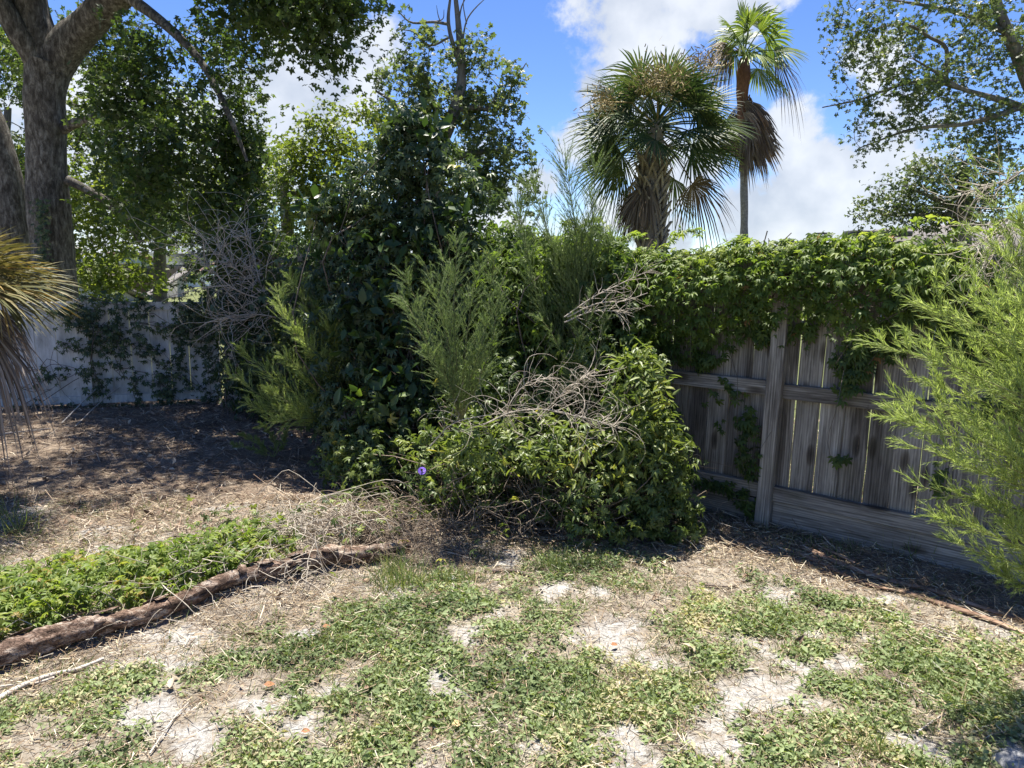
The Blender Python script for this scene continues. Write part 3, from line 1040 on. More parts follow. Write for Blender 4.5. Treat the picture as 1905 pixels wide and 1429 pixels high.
# ---------------------------------------------------------------- palms
def fan(hub, axis, side, L, nseg=34, spread=2.2, joined=.42, droopk=.25, width=.035, cup=.15, curl=0.0):
    """one fan leaf: blades radiating from the hub, fused near it, splitting and drooping at the tips"""
    X = norm(side); Yv = norm(axis - (axis * X).sum() * X)
    Z = norm(np.cross(X, Yv))
    if Z[2] < 0 and abs(Z[2]) > .05: Z = -Z
    st = np.array((0, .22, joined, .68, .86, 1.0))
    wv = np.array((.12, .62, 1.0, .75, .42, .04))
    Vs, Fs, Rs = [], [], []
    o = 0
    for i in range(nseg):
        a = (i / (nseg - 1) - .5) * 2 * spread + random.uniform(-.03, .03)
        l = L * (1 - .28 * (abs(a) / spread) ** 2) * random.uniform(.9, 1.06)
        d = X * math.sin(a) + Yv * math.cos(a)
        s = norm(np.cross(d, Z))
        dr = droopk * random.uniform(.5, 1.5)
        tw = random.uniform(-.5, .5)
        for q, (t_, w_) in enumerate(zip(st, wv)):
            c = hub + d * l * t_ + Z * cup * l * t_ * (1 - .5 * t_) * (1 - abs(a) / spread * .4)
            c = c - UP * dr * l * max(0, t_ - .35) ** 1.6 * 1.6
            ww = width * w_ * (1 if q < 3 else 1)
            if q <= 2:
                ww = min(width * 1.5, l * t_ * spread / (nseg - 1) * 1.05) if t_ > 0 else .002
            sv = norm(s + Z * tw * max(0, t_ - joined))
            Vs += [c - sv * ww + Z * ww * .0, c - Z * ww * .45, c + sv * ww]
        m = len(st)
        for q in range(m - 1):
            A = o + q * 3; Bq = A + 3
            Fs += [(A, A + 1, Bq + 1, Bq), (A + 1, A + 2, Bq + 2, Bq + 1)]
        o += m * 3
        Rs += [random.random()] * (m * 3)
    return np.array(Vs), np.array(Fs), np.array(Rs)


def frond(parent, crown, d, pet, L, mat, sag=.25, twist=.5, **kw):
    """petiole leaving the crown centre along d, then its fan"""
    d = norm(np.array(d, float))
    tt = np.linspace(0, 1, 7)[:, None]
    P = crown + d * pet * tt - UP * sag * pet * tt ** 2
    end = norm(P[-1] - P[-2])
    side = norm(np.cross(end, UP + np.array((.01, .02, 0))))
    side = norm(side + UP * random.uniform(-twist, twist))
    fv, ff, fr = fan(P[-1], end, side, L, **kw)
    tv, tf = tubes(P[None], np.linspace(.022, .011, 7)[None] * (L / .9), 5)
    V = np.concatenate([fv, tv]); F = np.concatenate([ff, tf + len(fv)])
    rr = np.concatenate([fr, np.full(len(tv), .5)])
    return mesh_obj('frond', V, F, mat, parent, {'rnd': rr})


def sabal():
    Y = 13.0
    c = at(1222, 236, Y)
    b = at(1212, 500, Y); b[2] = 0
    root = thing('cabbage_palm', b, 'cabbage palm with a round shaggy dark green head and criss-cross leaf stubs on its trunk', 'palm tree')
    top = c + np.array((0, 0, .1))
    V, F = limb([b, at(1211, 460, Y), at(1213, 380, Y), at(1216, 300, Y), top], [.2, .19, .18, .17, .10], 50, 18, .03, 3)
    mesh_obj('trunk', V, F, M['palmbark'], root, smooth=True)
    # boots: split leaf bases criss-crossing up the trunk
    p_lo, p_hi = at(1211, 470, Y), at(1216, 285, Y)
    nb = 64
    for i in range(nb):
        f = i / nb
        p = p_lo * (1 - f) + p_hi * f
        a = i * 2.399
        out = np.array((math.cos(a), math.sin(a), 0)); sd = np.array((-math.sin(a), math.cos(a), 0))
        for sgn in (-1, 1):
            q0 = p + out * .17 + sd * sgn * .10 - UP * .10
            q1 = p + out * .24 + sd * sgn * .045 + UP * .05
            q2 = p + out * (.31 + .05 * random.random()) - sd * sgn * .02 + UP * .20
            tv, tf = tubes(np.array([[q0, q1, q2]]), np.array([[.035, .03, .018]]), 4)
            if sgn < 0: sv, sf = tv, tf
        V = np.concatenate([sv, tv]); F = np.concatenate([sf, tf + len(sv)])
        mesh_obj('boot', V, F, M['boot'], root)
    for i in range(58):
        f = (i + .5) / 58
        el = math.asin(1 - 1.6 * f)          # from straight up to hanging
        a = i * 2.399 + .4
        d = (math.cos(a) * math.cos(el), math.sin(a) * math.cos(el), math.sin(el))
        dead = el < -.38
        if el < -.35 and math.sin(a) < -.1:
            continue
        frond(root, c + UP * (.12 - .25 * f), d, (.60 + .34 * math.cos(el)) * random.uniform(.7, 1.15), .86 * random.uniform(.85, 1.1), M['palmdead'] if el < -.62 or (dead and random.random() < .4) else M['palm'],
              sag=.18 if not dead else .3, twist=1.3, nseg=32, spread=1.65, droopk=random.uniform(.08, .38) if not dead else .8, width=.019, cup=.04, joined=.36)
    # hanging dead skirt beside the trunk
    for i in range(7):
        a = i * .3 + 2.4
        frond(root, c + np.array((math.cos(a) * .1, math.sin(a) * .1, -.75)), (math.cos(a) * .6, math.sin(a) * .6, -1), .3, .62, M['palmdead'], sag=.2, twist=1.2, nseg=24, spread=.8, droopk=.9, width=.022, cup=0, joined=.3)
    # tan flower sprays at the top and left
    for (px, py, rx, ry, n) in ((1225, 150, 40, 26, 800), (1120, 190, 24, 22, 300), (1310, 112, 30, 16, 260)):
        cc = at(px, py, Y - 1.25)
        p = cc + rng.normal(size=(n, 3)) * np.array((rx, rx, ry)) * Y / FPX * .55
        L = leaves(T_STRAW, p, rows(n), rows(n) + (p - cc), np.stack([np.full(n, .6), rng.uniform(.03, .10, n), np.full(n, .9)], -1))
        V0 = np.array([[c, (c + cc) / 2 + UP * .2, cc]]) ; 
        tv, tf = tubes(V0, np.array([[.02, .015, .008]]), 4)
        lf = mesh_obj('flower_spray', np.concatenate([L[0], tv]), [L[1], tf + len(L[0])], M['flower_spray'], root, {'rnd': np.concatenate([L[2], np.full(len(tv), .4)])})
        tag(lf, kind='stuff')


def washingtonia():
    Y = 22.0
    c = at(1384, 112, Y)
    b = at(1383, 520, Y); b[2] = 0
    root = thing('fan_palm', b, 'tall slim fan palm with a brown hanging skirt of dead fronds, at right', 'palm tree')
    V, F = limb([b, at(1384, 440, Y), at(1384, 330, Y), at(1383, 240, Y)], [.13, .12, .115, .13], 40, 14, .02, 5)
    mesh_obj('trunk', V, F, M['palmbark'], root, smooth=True)
    V, F = limb([at(1383, 300, Y), at(1382, 230, Y), at(1381, 180, Y), at(1383, 140, Y), at(1385, 108, Y)], [.13, .15, .165, .20, .12], 30, 14, .08, 6)
    mesh_obj('crown_shaft', V, F, M['palmred'], root, smooth=True)
    # live fronds aimed at what the picture shows: (pixel tip x, y, depth offset)
    live = [(1378, -40, 0), (1345, 5, -.4), (1410, -45, .3), (1450, -10, -.5), (1475, 35, .4), (1500, 75, -.6), (1400, -10, -.8), (1360, 20, .8), (1440, 105, 1.0), (1420, 60, 1.2), (1372, 60, -1.3), (1462, 150, -.5), (1410, 90, -1.4), (1430, 150, .6), (1395, 35, .9), (1345, 85, .8)]
    for (px, py, dy) in live:
        t_ = at(px, py, Y + dy)
        d = t_ - c
        ln = np.linalg.norm(d)
        frond(root, c + UP * .1, d + UP * .2, ln * .5, 1.0, M['palmlit'], sag=.22, twist=1.4, nseg=34, spread=1.45, droopk=.4, width=.035, cup=.0, joined=.5)
    dead = [(1322, 60, 0), (1330, 110, -.6), (1478, 130, 0), (1345, 130, .4), (1335, 85, .6)]
    for (px, py, dy) in dead:
        t_ = at(px, py, Y + dy)
        d = t_ - c
        frond(root, c + UP * .1, d + UP * .5, np.linalg.norm(d) * .6, 1.05, M['palmdead'], sag=.35, nseg=26, spread=1.1, droopk=1.5, width=.02, cup=0, joined=.3)
    # the skirt hangs on the right side of the trunk
    for i in range(26):
        f = i / 25
        s = at(1388 + random.uniform(-12, 12), 160 + 80 * f, Y + random.uniform(-.3, .3))
        frond(root, s, (random.uniform(-.05, .42), random.uniform(-.5, .5), -1), .25, random.uniform(.8, 1.2), M['palmdead'], sag=.1, twist=1.2, nseg=24, spread=.6, droopk=.5, width=.034, cup=0, joined=.35)


sabal()
washingtonia()


def palmetto():
    Y = 4.7
    c = at(-95, 545, Y)
    b = c.copy(); b[2] = 0
    root = thing('palmetto', b, 'scruffy palmetto with yellowing fan leaves and dead grey hanging ones, at the left edge', 'palm')
    V, F = limb([b - UP * .1, c * .5 + b * .5, c], [.16, .14, .12], 20, 14, .08, 2)
    mesh_obj('trunk', V, F, M['palmbark'], root, smooth=True)
    spec = [(35, 440, 0), (70, 480, -.2), (95, 520, .2), (110, 560, -.1), (40, 500, .3), (15, 430, -.3), (60, 540, -.4), (-20, 400, 0), (-100, 400, -.2), (-200, 450, .1), (-210, 560, -.3), (90, 600, .35), (60, 460, .4), (-90, 480, -.8), (30, 560, -.6)]
    for (px, py, dy) in spec:
        t_ = at(px, py, Y + dy)
        d = t_ - c
        frond(root, c, d + UP * .22, np.linalg.norm(d) * .46, np.linalg.norm(d) * .68, M['palmetto'], sag=.12, twist=1.0, nseg=34, spread=1.25, droopk=.28, width=.0085, cup=.0, joined=.25)
    for (px, py, dy) in [(10, 600, -.1), (30, 620, -.3), (-20, 640, 0), (20, 590, .2), (60, 570, .1), (50, 590, .4), (-60, 660, -.2), (0, 610, -.4), (45, 560, .5), (25, 560, -.5)]:
        t_ = at(px, py, Y + dy)
        d = t_ - c
        frond(root, c - UP * .04, d + UP * .35, np.linalg.norm(d) * .5, np.linalg.norm(d) * .48 + .06, M['palmettodead'], sag=.6, nseg=26, spread=.9, droopk=1.3, width=.0095, cup=0, joined=.2)


palmetto()


# ---------------------------------------------------------------- vines and shrubs
def fpt(x, z, out):
    """fence coordinates -> world: x along the fence, z up, out towards the yard"""
    x = np.asarray(x, float)[..., None]
    return P0 * np.array((1, 1, 0)) + FU * x + UP * np.asarray(z, float)[..., None] + FN * np.asarray(out, float)[..., None]


def stems(n, start, end, m=11, wob=.1, r=.004, sag=0):
    t_ = np.linspace(0, 1, m)[None, :, None]
    P = start[:, None] * (1 - t_) + end[:, None] * t_
    ln = np.linalg.norm(end - start, axis=1)[:, None, None]
    w = sum(rng.normal(size=(n, 1, 3)) * np.sin(k_ * np.pi * t_) * 2.6 / k_ for k_ in (1, 2, 3, 4))
    P = P + w * ln * wob / 3 - UP * np.sin(t_ * np.pi) * ln * sag
    Rr = np.full((n, m), r) * np.linspace(1, .5, m) * rng.uniform(.6, 1.4, n)[:, None]
    return P, Rr


def fence_vine():
    root = thing('creeper_vine', fpt(0., 1.8, .1), 'thick bright green creeper draped over the top of the wooden fence', 'vine')
    Ls = []
    n = 12500
    x = rng.uniform(-2.6, 2.5, n)
    # how far the curtain hangs, by position along the fence
    kx = np.array([-2.6, -1.6, -1.2, -.8, -.45, -.3, 0, .25, .42, .50, .60, .8, 1.0, 1.5, 2.5])
    kz = np.array([.66, .80, .94, 1.04, 1.04, 1.17, 1.15, 1.18, .98, .96, 1.16, 1.28, 1.22, 1.08, .85])
    bot = np.interp(x, kx, kz) + (fbm2(x, x * 0, 6, 3, 4) - .5) * .22
    topz = 1.83 - .16 * np.clip((x - .1) / 1.3, 0, 1) + .05 * np.sin(x * 2.1) + (fbm2(x, x * 0, 4, 3, 2) - .5) * .12
    s = rng.random(n) ** 1.35
    z = topz - s * (topz - bot)
    bulge = .10 + .17 * np.sin(np.clip(s * 1.25, 0, 1) * np.pi) ** .7 * (.6 + .9 * fbm(np.stack([x * 3, z * 3, x * 0], -1), 3, 6))
    bulge *= np.clip(1.3 - s * .9, .25, 1)
    out = bulge * rng.uniform(.25, 1.0, n) ** .5 + .02
    back = rng.random(n) < .16
    z = np.where(back, topz - rng.random(n) * .22, z)
    out = np.where(back, -rng.random(n) * .25, out)
    p = fpt(x, z, out) + rng.normal(size=(n, 3)) * .02
    # holes in the curtain where it thins out
    keep = (fbm(p * 5, 3, 77) > .32) | (s < .45)
    keep &= (fbm(p * 9, 2, 78) > .25 + .24 * s * s)
    p, out, s, x, z = p[keep], out[keep], s[keep], x[keep], z[keep]
    n = len(p)
    nrm = norm(FN * (.45 + .5 * s)[:, None] + UP * (1.0 - .45 * s)[:, None] + rng.normal(size=(n, 3)) * .6)
    dr = norm(FN * .5 - UP * (.25 + .9 * s)[:, None] + rng.normal(size=(n, 3)) * .6)
    rn = .95 * (1 - s * .85) * rng.random(n) ** .5 + .2 * fbm(p * 3, 2, 5) + .10 * rng.random(n)  # leaves brighten towards the crest: sunlight on the top painted into the colour
    rn = np.where(rng.random(n) < .012, 1.0, np.minimum(rn * .88, .93))
    Ls.append(leaves(T_CREEPN, p, nrm, dr, .076 * rng.uniform(.5, 1.2, n), rn))
    # tendrils hanging over the boards: (x0, z0, length, n)
    for (x0, z0, x1, z1, k) in [(.47, 1.25, .43, .93, 70), (.50, 1.28, .50, 1.05, 60), (-.12, .80, -.16, .42, 46), (-.10, .80, -.35, .95, 14), (-.22, .72, -.07, .60, 20), (-.8, 1.05, -.62, .66, 26), (-.75, .66, -.55, .52, 18), (-.6, .30, -.06, .17, 46), (-.15, .22, -.06, .10, 26), (-.36, .9, -.30, .60, 8), (1.2, 1.2, 1.25, .95, 30), (.40, .55, .42, .52, 9), (-1.0, .9, -.9, .3, 60), (-.85, .2, -.5, .25, 25), (1.12, 1.0, 1.14, .93, 12), (-.06, .55, -.09, .35, 16), (2.0, 1.1, 2.1, .6, 50), (.95, .62, 1.0, .45, 10)]:
        f = rng.random(k)
        xx = x0 + (x1 - x0) * f + rng.normal(size=k) * .025
        zz = z0 + (z1 - z0) * f + rng.normal(size=k) * .025
        p = fpt(xx, zz, .05 + rng.random(k) * .07)
        Ls.append(leaves(T_CREEPN, p, norm(FN * .9 + UP * .5 + rng.normal(size=(k, 3)) * .3), norm(-UP + rng.normal(size=(k, 3)) * .4), .078 * rng.uniform(.5, 1.15, k), rng.random(k) * .35))
    k = 4200
    xx = rng.uniform(-6.5, -2.5, k)
    f = rng.random(k) ** 1.2
    zz = 1.92 + (fbm2(xx, xx * 0, 3, 3, 14) - .5) * .25 - f * 1.2
    p = fpt(xx, zz, rng.uniform(-.2, .22, k))
    Ls.append(leaves(T_CREEPN, p, norm(FN * .6 + UP * .8 + rng.normal(size=(k, 3)) * .5), norm(FN * .5 - UP * .6 + rng.normal(size=(k, 3)) * .6), .095 * rng.uniform(.5, 1.15, k), rng.random(k) * .6))
    # stray runners reaching above the top
    for (x0, L_, hgt) in [(-1.5, .35, .22), (-1.15, .25, .1), (-.75, .3, .12), (.62, .45, .16), (1.05, .5, .12), (.85, .3, .10), (-.35, .2, .06), (1.7, .4, .15), (-1.65, .1, .2), (-1.4, .1, .15)]:
        k = 26
        f = rng.random(k)
        p = fpt(x0 + L_ * (f - .3), 1.80 + hgt * np.sin(f * 2.4), .0 + rng.random(k) * .08)
        Ls.append(leaves(T_CREEPN, p, norm(UP + rng.normal(size=(k, 3)) * .5), rows(k) + FU * .5, .085 * rng.uniform(.6, 1.1, k), .55 + .4 * rng.random(k)))
    f_ = leafobj('foliage', Ls, M['creep'], root)
    tag(f_, kind='stuff')
    k = 170
    xa = rng.uniform(-2.5, 2.4, k)
    a = fpt(xa, rng.uniform(1.5, 1.9, k), rng.uniform(.03, .15, k))
    b_ = fpt(xa + rng.normal(size=k) * .4, np.interp(xa, kx, kz) + rng.uniform(-.1, .5, k), rng.uniform(.03, .15, k))
    P, Rr = stems(k, a, b_, 9, .12, .003)
    more = []
    for (x0, z0, x1, z1) in [(-.12, 1.3, -.16, .42), (.47, 1.3, .43, .93), (-.36, 1.3, -.1, .2), (-.8, 1.2, -.55, .3), (-.3, .05, .3, .0), (-.75, 1.1, -.6, .1), (.55, .9, .42, .30), (.42, 1.2, .40, .50)]:
        more.append((fpt(np.array(x0), np.array(z0), np.array(.04)), fpt(np.array(x1), np.array(z1), np.array(.05))))
    P2, R2 = stems(len(more), np.array([m_[0] for m_ in more]), np.array([m_[1] for m_ in more]), 9, .10, .0022)
    V, F = tubes(np.concatenate([P, P2]), np.concatenate([Rr, R2]), 3)
    s_ = mesh_obj('stems', V, F, M['twig'], root)
    tag(s_, kind='stuff')


fence_vine()


def vol_leaves(blobs, dens, size, tm, seed=0, outp=.55, up=.5, rn_lo=0., rn_hi=1., inner=.35, jit=.6, droop=.7, lump=.12, thr=0., strag=.22):
    """leaves over the lumpy outside of each volume, thinning inwards"""
    Ls = []
    for c, r, n in blobs:
        k = int(n * dens)
        d = rows(k)
        lumpf = 1 + (fbm(d * 2.4 + c, 3, seed) - .5) * lump * 5
        rad = 1 - inner * rng.random(k) ** 1.6
        rad = np.where((rng.random(k) < strag) & (fbm(d * 5 + c, 2, seed + 3) > .5), rng.uniform(1.0, 1.28, k), rad)
        p = c + d * r * (rad * lumpf)[:, None]
        out = norm(d / r)
        if thr > 0:
            kp = fbm(p * 6, 3, seed + 4) > thr
            p, out, rad = p[kp], out[kp], rad[kp]
            k = len(p)
        g = p[:, 2] > .01
        p, out, rad = p[g], out[g], rad[g]
        k = len(p)
        nrm = norm(out * outp + UP * up + rng.normal(size=(k, 3)) * jit)
        dr = norm(out * .4 - UP * droop + rng.normal(size=(k, 3)) * .5)
        pat = fbm(p * 4.5, 3, seed + 9)
        rn = rn_lo + (rn_hi - rn_lo) * np.clip(.5 * rng.random(k) + (pat - .5) * 1.3 + .25, 0, 1)
        Ls.append(leaves(tm, p, nrm, dr, size * rng.uniform(.55, 1.2, k), rn))
    return Ls


def shrub(name, label, blobs, mat, dens, size, tm, base, seed=0, nstem=60, r=.006, stemmat='twig', cat='shrub', **kw):
    root = thing(name, base, label, cat)
    f = leafobj('foliage', vol_leaves(blobs, dens, size, tm, seed, **kw), mat, root)
    tag(f, kind='stuff')
    cs = np.array([b_[0] for b_ in blobs]); rs = np.array([b_[1] for b_ in blobs])
    w = rng.integers(0, len(cs), nstem)
    e = cs[w] + rows(nstem) * rs[w] * rng.uniform(.3, .95, nstem)[:, None]
    e[:, 2] = np.maximum(e[:, 2], .05)
    s = np.array(base) + rng.normal(size=(nstem, 3)) * np.array((rs[:, 0].mean() * .7, .12, 0))
    s[:, 2] = 0
    P, Rr = stems(nstem, s, e, 10, .10, r)
    V, F = tubes(P, Rr, 4)
    st = mesh_obj('stems', V, F, M[stemmat], root)
    tag(st, kind='stuff')
    return root


# tall shrub wrapped in creeper, in front of the fence corner
Y = 5.9
tall = [B(770, 285, Y, 80, 70, .35, 900), B(775, 235, Y, 30, 22, .15, 130), B(700, 380, Y, 100, 70, .42, 1100), B(830, 370, Y, 80, 80, .40, 1000), B(640, 410, Y, 60, 35, .3, 420), B(760, 460, Y, 130, 90, .45, 1500),
        B(680, 540, 5.8, 100, 90, .42, 1200), B(860, 520, 5.7, 90, 110, .35, 1000), B(650, 650, 5.8, 85, 100, .4, 1000), B(760, 640, 5.6, 110, 110, .3, 1100), B(660, 770, 5.6, 70, 90, .35, 800), B(760, 780, 5.3, 100, 90, .3, 800), B(560, 560, 6.6, 70, 80, .3, 550), B(560, 680, 6.9, 90, 90, .3, 600)]
base_t = at(740, 800, 5.9); base_t[2] = 0
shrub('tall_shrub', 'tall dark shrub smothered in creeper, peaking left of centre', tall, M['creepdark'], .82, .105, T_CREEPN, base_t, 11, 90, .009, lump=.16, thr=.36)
# its own broad leaves breaking through the creeper
broad = [B(780, 250, Y - .1, 50, 30, .2, 100), B(610, 390, Y - .1, 50, 20, .2, 80), B(720, 480, 5.5, 90, 60, .15, 100), B(700, 600, 5.4, 90, 60, .15, 120), B(840, 440, 5.5, 60, 60, .2, 100), B(730, 740, 5.2, 90, 60, .2, 160), B(600, 470, Y - .3, 15, 15, .1, 14)]
shrub('broadleaf_shrub', 'glossy broad-leaved shoots poking out of the dark creeper of the tall shrub', broad, M['ovate'], 1.0, .13, T_OVAL, base_t + np.array((.1, -.1, 0)), 13, 30, .006, up=.3, droop=-.3)

Y = 5.0
mid = [B(960, 520, 5.4, 70, 80, .25, 700), B(1060, 500, 5.15, 90, 50, .25, 800), B(1140, 520, 4.95, 60, 60, .22, 500), B(980, 620, 5.2, 90, 90, .25, 700), B(1080, 610, 5.0, 100, 80, .2, 750), B(1160, 640, 4.8, 55, 110, .2, 620), B(1190, 740, 4.7, 45, 90, .18, 450), B(950, 440, 5.5, 50, 30, .2, 250), B(1090, 455, 5.1, 90, 22, .2, 350)]
mid += [B(980, 720, 5.0, 120, 70, .2, 600), B(1100, 720, 4.85, 90, 80, .2, 500), B(900, 700, 5.3, 60, 90, .2, 350), B(1010, 560, 5.2, 120, 100, .2, 500)]
base_m = at(1080, 880, 5.0); base_m[2] = 0
shrub('vine_thicket', 'green creeper thicket joining the tall shrub to the fence top', mid, M['creep'], .85, .088, T_CREEPN, base_m, 17, 70, .006, rn_hi=.75, lump=.14, thr=.35)
shrub('vine_thicket', 'dark leafy mass in the shade under the fence corner, left of the plumes', [B(480, 600, 7.6, 80, 60, .3, 500), B(470, 560, 7.8, 90, 40, .3, 400), B(520, 700, 7.3, 90, 80, .3, 600), B(450, 690, 7.7, 50, 70, .2, 300)], M['creepdark'], 1.0, .11, T_CREEPN, at(480, 760, 7.6) * np.array((1, 1, 0)), 18, 30, rn_hi=.5)  # leaf colour held dark to paint the deep shade of this corner

mound = [B(880, 735, 4.95, 80, 60, .22, 420), B(1000, 700, 4.85, 110, 55, .2, 500), B(1110, 670, 4.7, 80, 60, .18, 420), B(700, 840, 5.2, 100, 60, .25, 450), B(640, 850, 5.5, 60, 70, .25, 300), B(860, 790, 4.9, 90, 50, .25, 350), B(1275, 990, 4.15, 35, 35, .15, 120), B(960, 850, 4.6, 160, 70, .32, 800), B(850, 880, 4.65, 110, 80, .3, 700), B(1060, 870, 4.4, 130, 95, .3, 900), B(1170, 800, 4.35, 75, 95, .25, 800), B(1215, 880, 4.2, 70, 100, .22, 850), B(1245, 960, 4.15, 50, 60, .18, 350), B(1150, 940, 4.15, 110, 70, .22, 500), B(740, 870, 4.9, 100, 70, .3, 600), B(650, 900, 5.1, 60, 45, .25, 260), B(1030, 780, 4.7, 120, 50, .25, 350), B(1195, 700, 4.5, 40, 60, .2, 330)]
base_q = at(1050, 990, 4.5); base_q[2] = 0
shrub('tangled_mound', 'sprawling mound of mixed vines and narrow leaves in front of the fence, centre', mound, M['mound'], .85, .078, T_CREEPN, base_q, 19, 160, .0045, 'browntwig', thr=.40, lump=.2, droop=.35, jit=.6)
narrow = [B(1180, 720, 4.3, 60, 80, .25, 500), B(1215, 810, 4.2, 50, 60, .2, 400), B(1000, 820, 4.3, 160, 50, .3, 500), B(900, 830, 4.5, 90, 50, .25, 300), B(1100, 850, 4.15, 120, 60, .25, 300)]
shrub('narrow_leaf_vine', 'sunlit narrow-leaved vine over the right shoulder of the tangled mound', narrow, M['mound'], 1.0, .072, lft(_leaf, 0, 1.0, .62), base_q + np.array((.2, 0, 0)), 23, 60, .003, up=.5, droop=-.1, jit=.7, rn_lo=.35)  # paler leaf range puts sunlight on the mound's shoulder into the colour


# arching brown stems in the open foot of the mound
def dead_stems():
    root = thing('dead_stem_tangle', gnd(1010, 1040), 'brown bare stems arching out from under the tangled mound', 'dead stems')
    n = 230
    a = np.stack([rng.uniform(-.45, 1.0, n), rng.uniform(3.9, 4.7, n), np.zeros(n)], -1)
    a[:, 1] = 4.15 + rng.random(n) * .5 + np.abs(a[:, 0]) * .1
    b_ = a + rng.normal(size=(n, 3)) * np.array((.32, .2, 0))
    b_[:, 2] = rng.uniform(.0, .45, n)
    b_[:, 1] = np.maximum(b_[:, 1], 3.95)
    P, Rr = stems(n, a, b_, 16, .13, .0032, sag=-.16)
    P[..., 2] = np.maximum(P[..., 2], .01)
    V, F = tubes(P, Rr, 4)
    o = mesh_obj('stems', V, F, M['browntwig'], root); tag(o, kind='stuff')


dead_stems()


def tangle(name, label, paths, n, spread, M_=16, r=.004, mat='deadtwig', curl=.5, cat='dead vine', seglen=.05, mainr=.008):
    """dead branch: a few main stems (paths) with curling side twigs"""
    root = thing(name, paths[0][0], label, cat)
    mains = np.array([resample(p, 14) for p in paths])
    Vm, Fm = tubes(mains, np.linspace(mainr, mainr * .35, 14)[None] * np.ones((len(mains), 1)), 5)
    o = mesh_obj('stem', Vm, Fm, M[mat], root)
    i = rng.integers(0, len(mains), n); f = rng.uniform(.12, 1, n) ** .8
    q = (f * 12).astype(int)
    s = mains[i, q] + (mains[i, q + 1] - mains[i, q]) * rng.random(n)[:, None]
    tdir = norm(mains[i, q + 1] - mains[i, q])
    d = norm(tdir * .8 + rows(n) * .9)
    P = [s]
    ax = rows(n); cu = rng.normal(size=n) * curl
    for k in range(M_ - 1):
        d = norm(d + np.cross(ax, d) * cu[:, None] + rng.normal(size=(n, 3)) * .12)
        P.append(P[-1] + d * (seglen * spread * rng.uniform(.7, 1.3, n))[:, None])
    P = np.stack(P, 1)
    V, F = tubes(P, np.linspace(r, r * .35, M_)[None] * rng.uniform(.6, 1.3, n)[:, None], 3)
    o = mesh_obj('side_twigs', V, F, M[mat], root); tag(o, kind='stuff')
    return root


Y = 6.6
tangle('dead_vine_tangle', 'grey curly dead vine arching left of the tall shrub, over the fence corner', [
    [at(540, 600, Y), at(500, 560, Y), at(455, 515, Y), at(420, 480, Y - .1), at(395, 440, Y)],
    [at(535, 595, Y), at(490, 540, Y), at(470, 470, Y), at(450, 420, Y)],
    [at(535, 595, Y), at(480, 585, Y - .1), at(430, 590, Y - .1), at(395, 610, Y)],
    [at(500, 560, Y), at(440, 540, Y - .1), at(390, 500, Y - .1), at(360, 470, Y)]], 150, .95, 18, .0036, 'deadtwig', .42)
Y = 3.95
tangle('dead_twig_spray', 'pale bleached twig spray arching over the middle of the tangled mound', [
    [at(960, 800, Y + .2), at(945, 760, Y), at(985, 710, Y), at(1040, 705, Y)],
    [at(900, 790, Y), at(960, 765, Y - .05), at(1040, 765, Y - .1), at(1110, 795, Y)],
    [at(1000, 780, Y + .1), at(1060, 720, Y), at(1110, 685, Y + .1)],
    [at(800, 830, Y + .2), at(850, 785, Y + .1), at(960, 765, Y)],
    [at(1030, 765, Y), at(1100, 780, Y - .05), at(1160, 800, Y)]], 150, .5, 14, .0017, 'deadtwig', .42, mainr=.0045)
Y = 4.6
tangle('dead_branch_spray', 'grey dead branch sweeping up to the right below the fence-top creeper', [
    [at(1050, 590, Y), at(1100, 555, Y), at(1150, 530, Y), at(1215, 500, Y)],
    [at(1055, 590, Y), at(1110, 565, Y), at(1160, 560, Y), at(1205, 545, Y)],
    [at(1050, 600, Y), at(1100, 580, Y), at(1150, 580, Y), at(1180, 590, Y)]], 80, .35, 10, .0025, 'deadtwig', .12, mainr=.005)
Y = 2.9
tangle('dead_twig_clump', 'grey dry twigs hanging at the top right behind the feathery plant', [
    [at(1930, 350, Y), at(1880, 400, Y), at(1840, 440, Y), at(1800, 470, Y)],
    [at(1930, 400, Y), at(1870, 440, Y), at(1840, 490, Y)],
    [at(1930, 300, Y), at(1860, 340, Y), at(1780, 360, Y)],
    [at(1920, 420, Y), at(1900, 480, Y), at(1890, 540, Y)]], 90, .5, 12, .002, 'deadtwig', .25, mainr=.004)


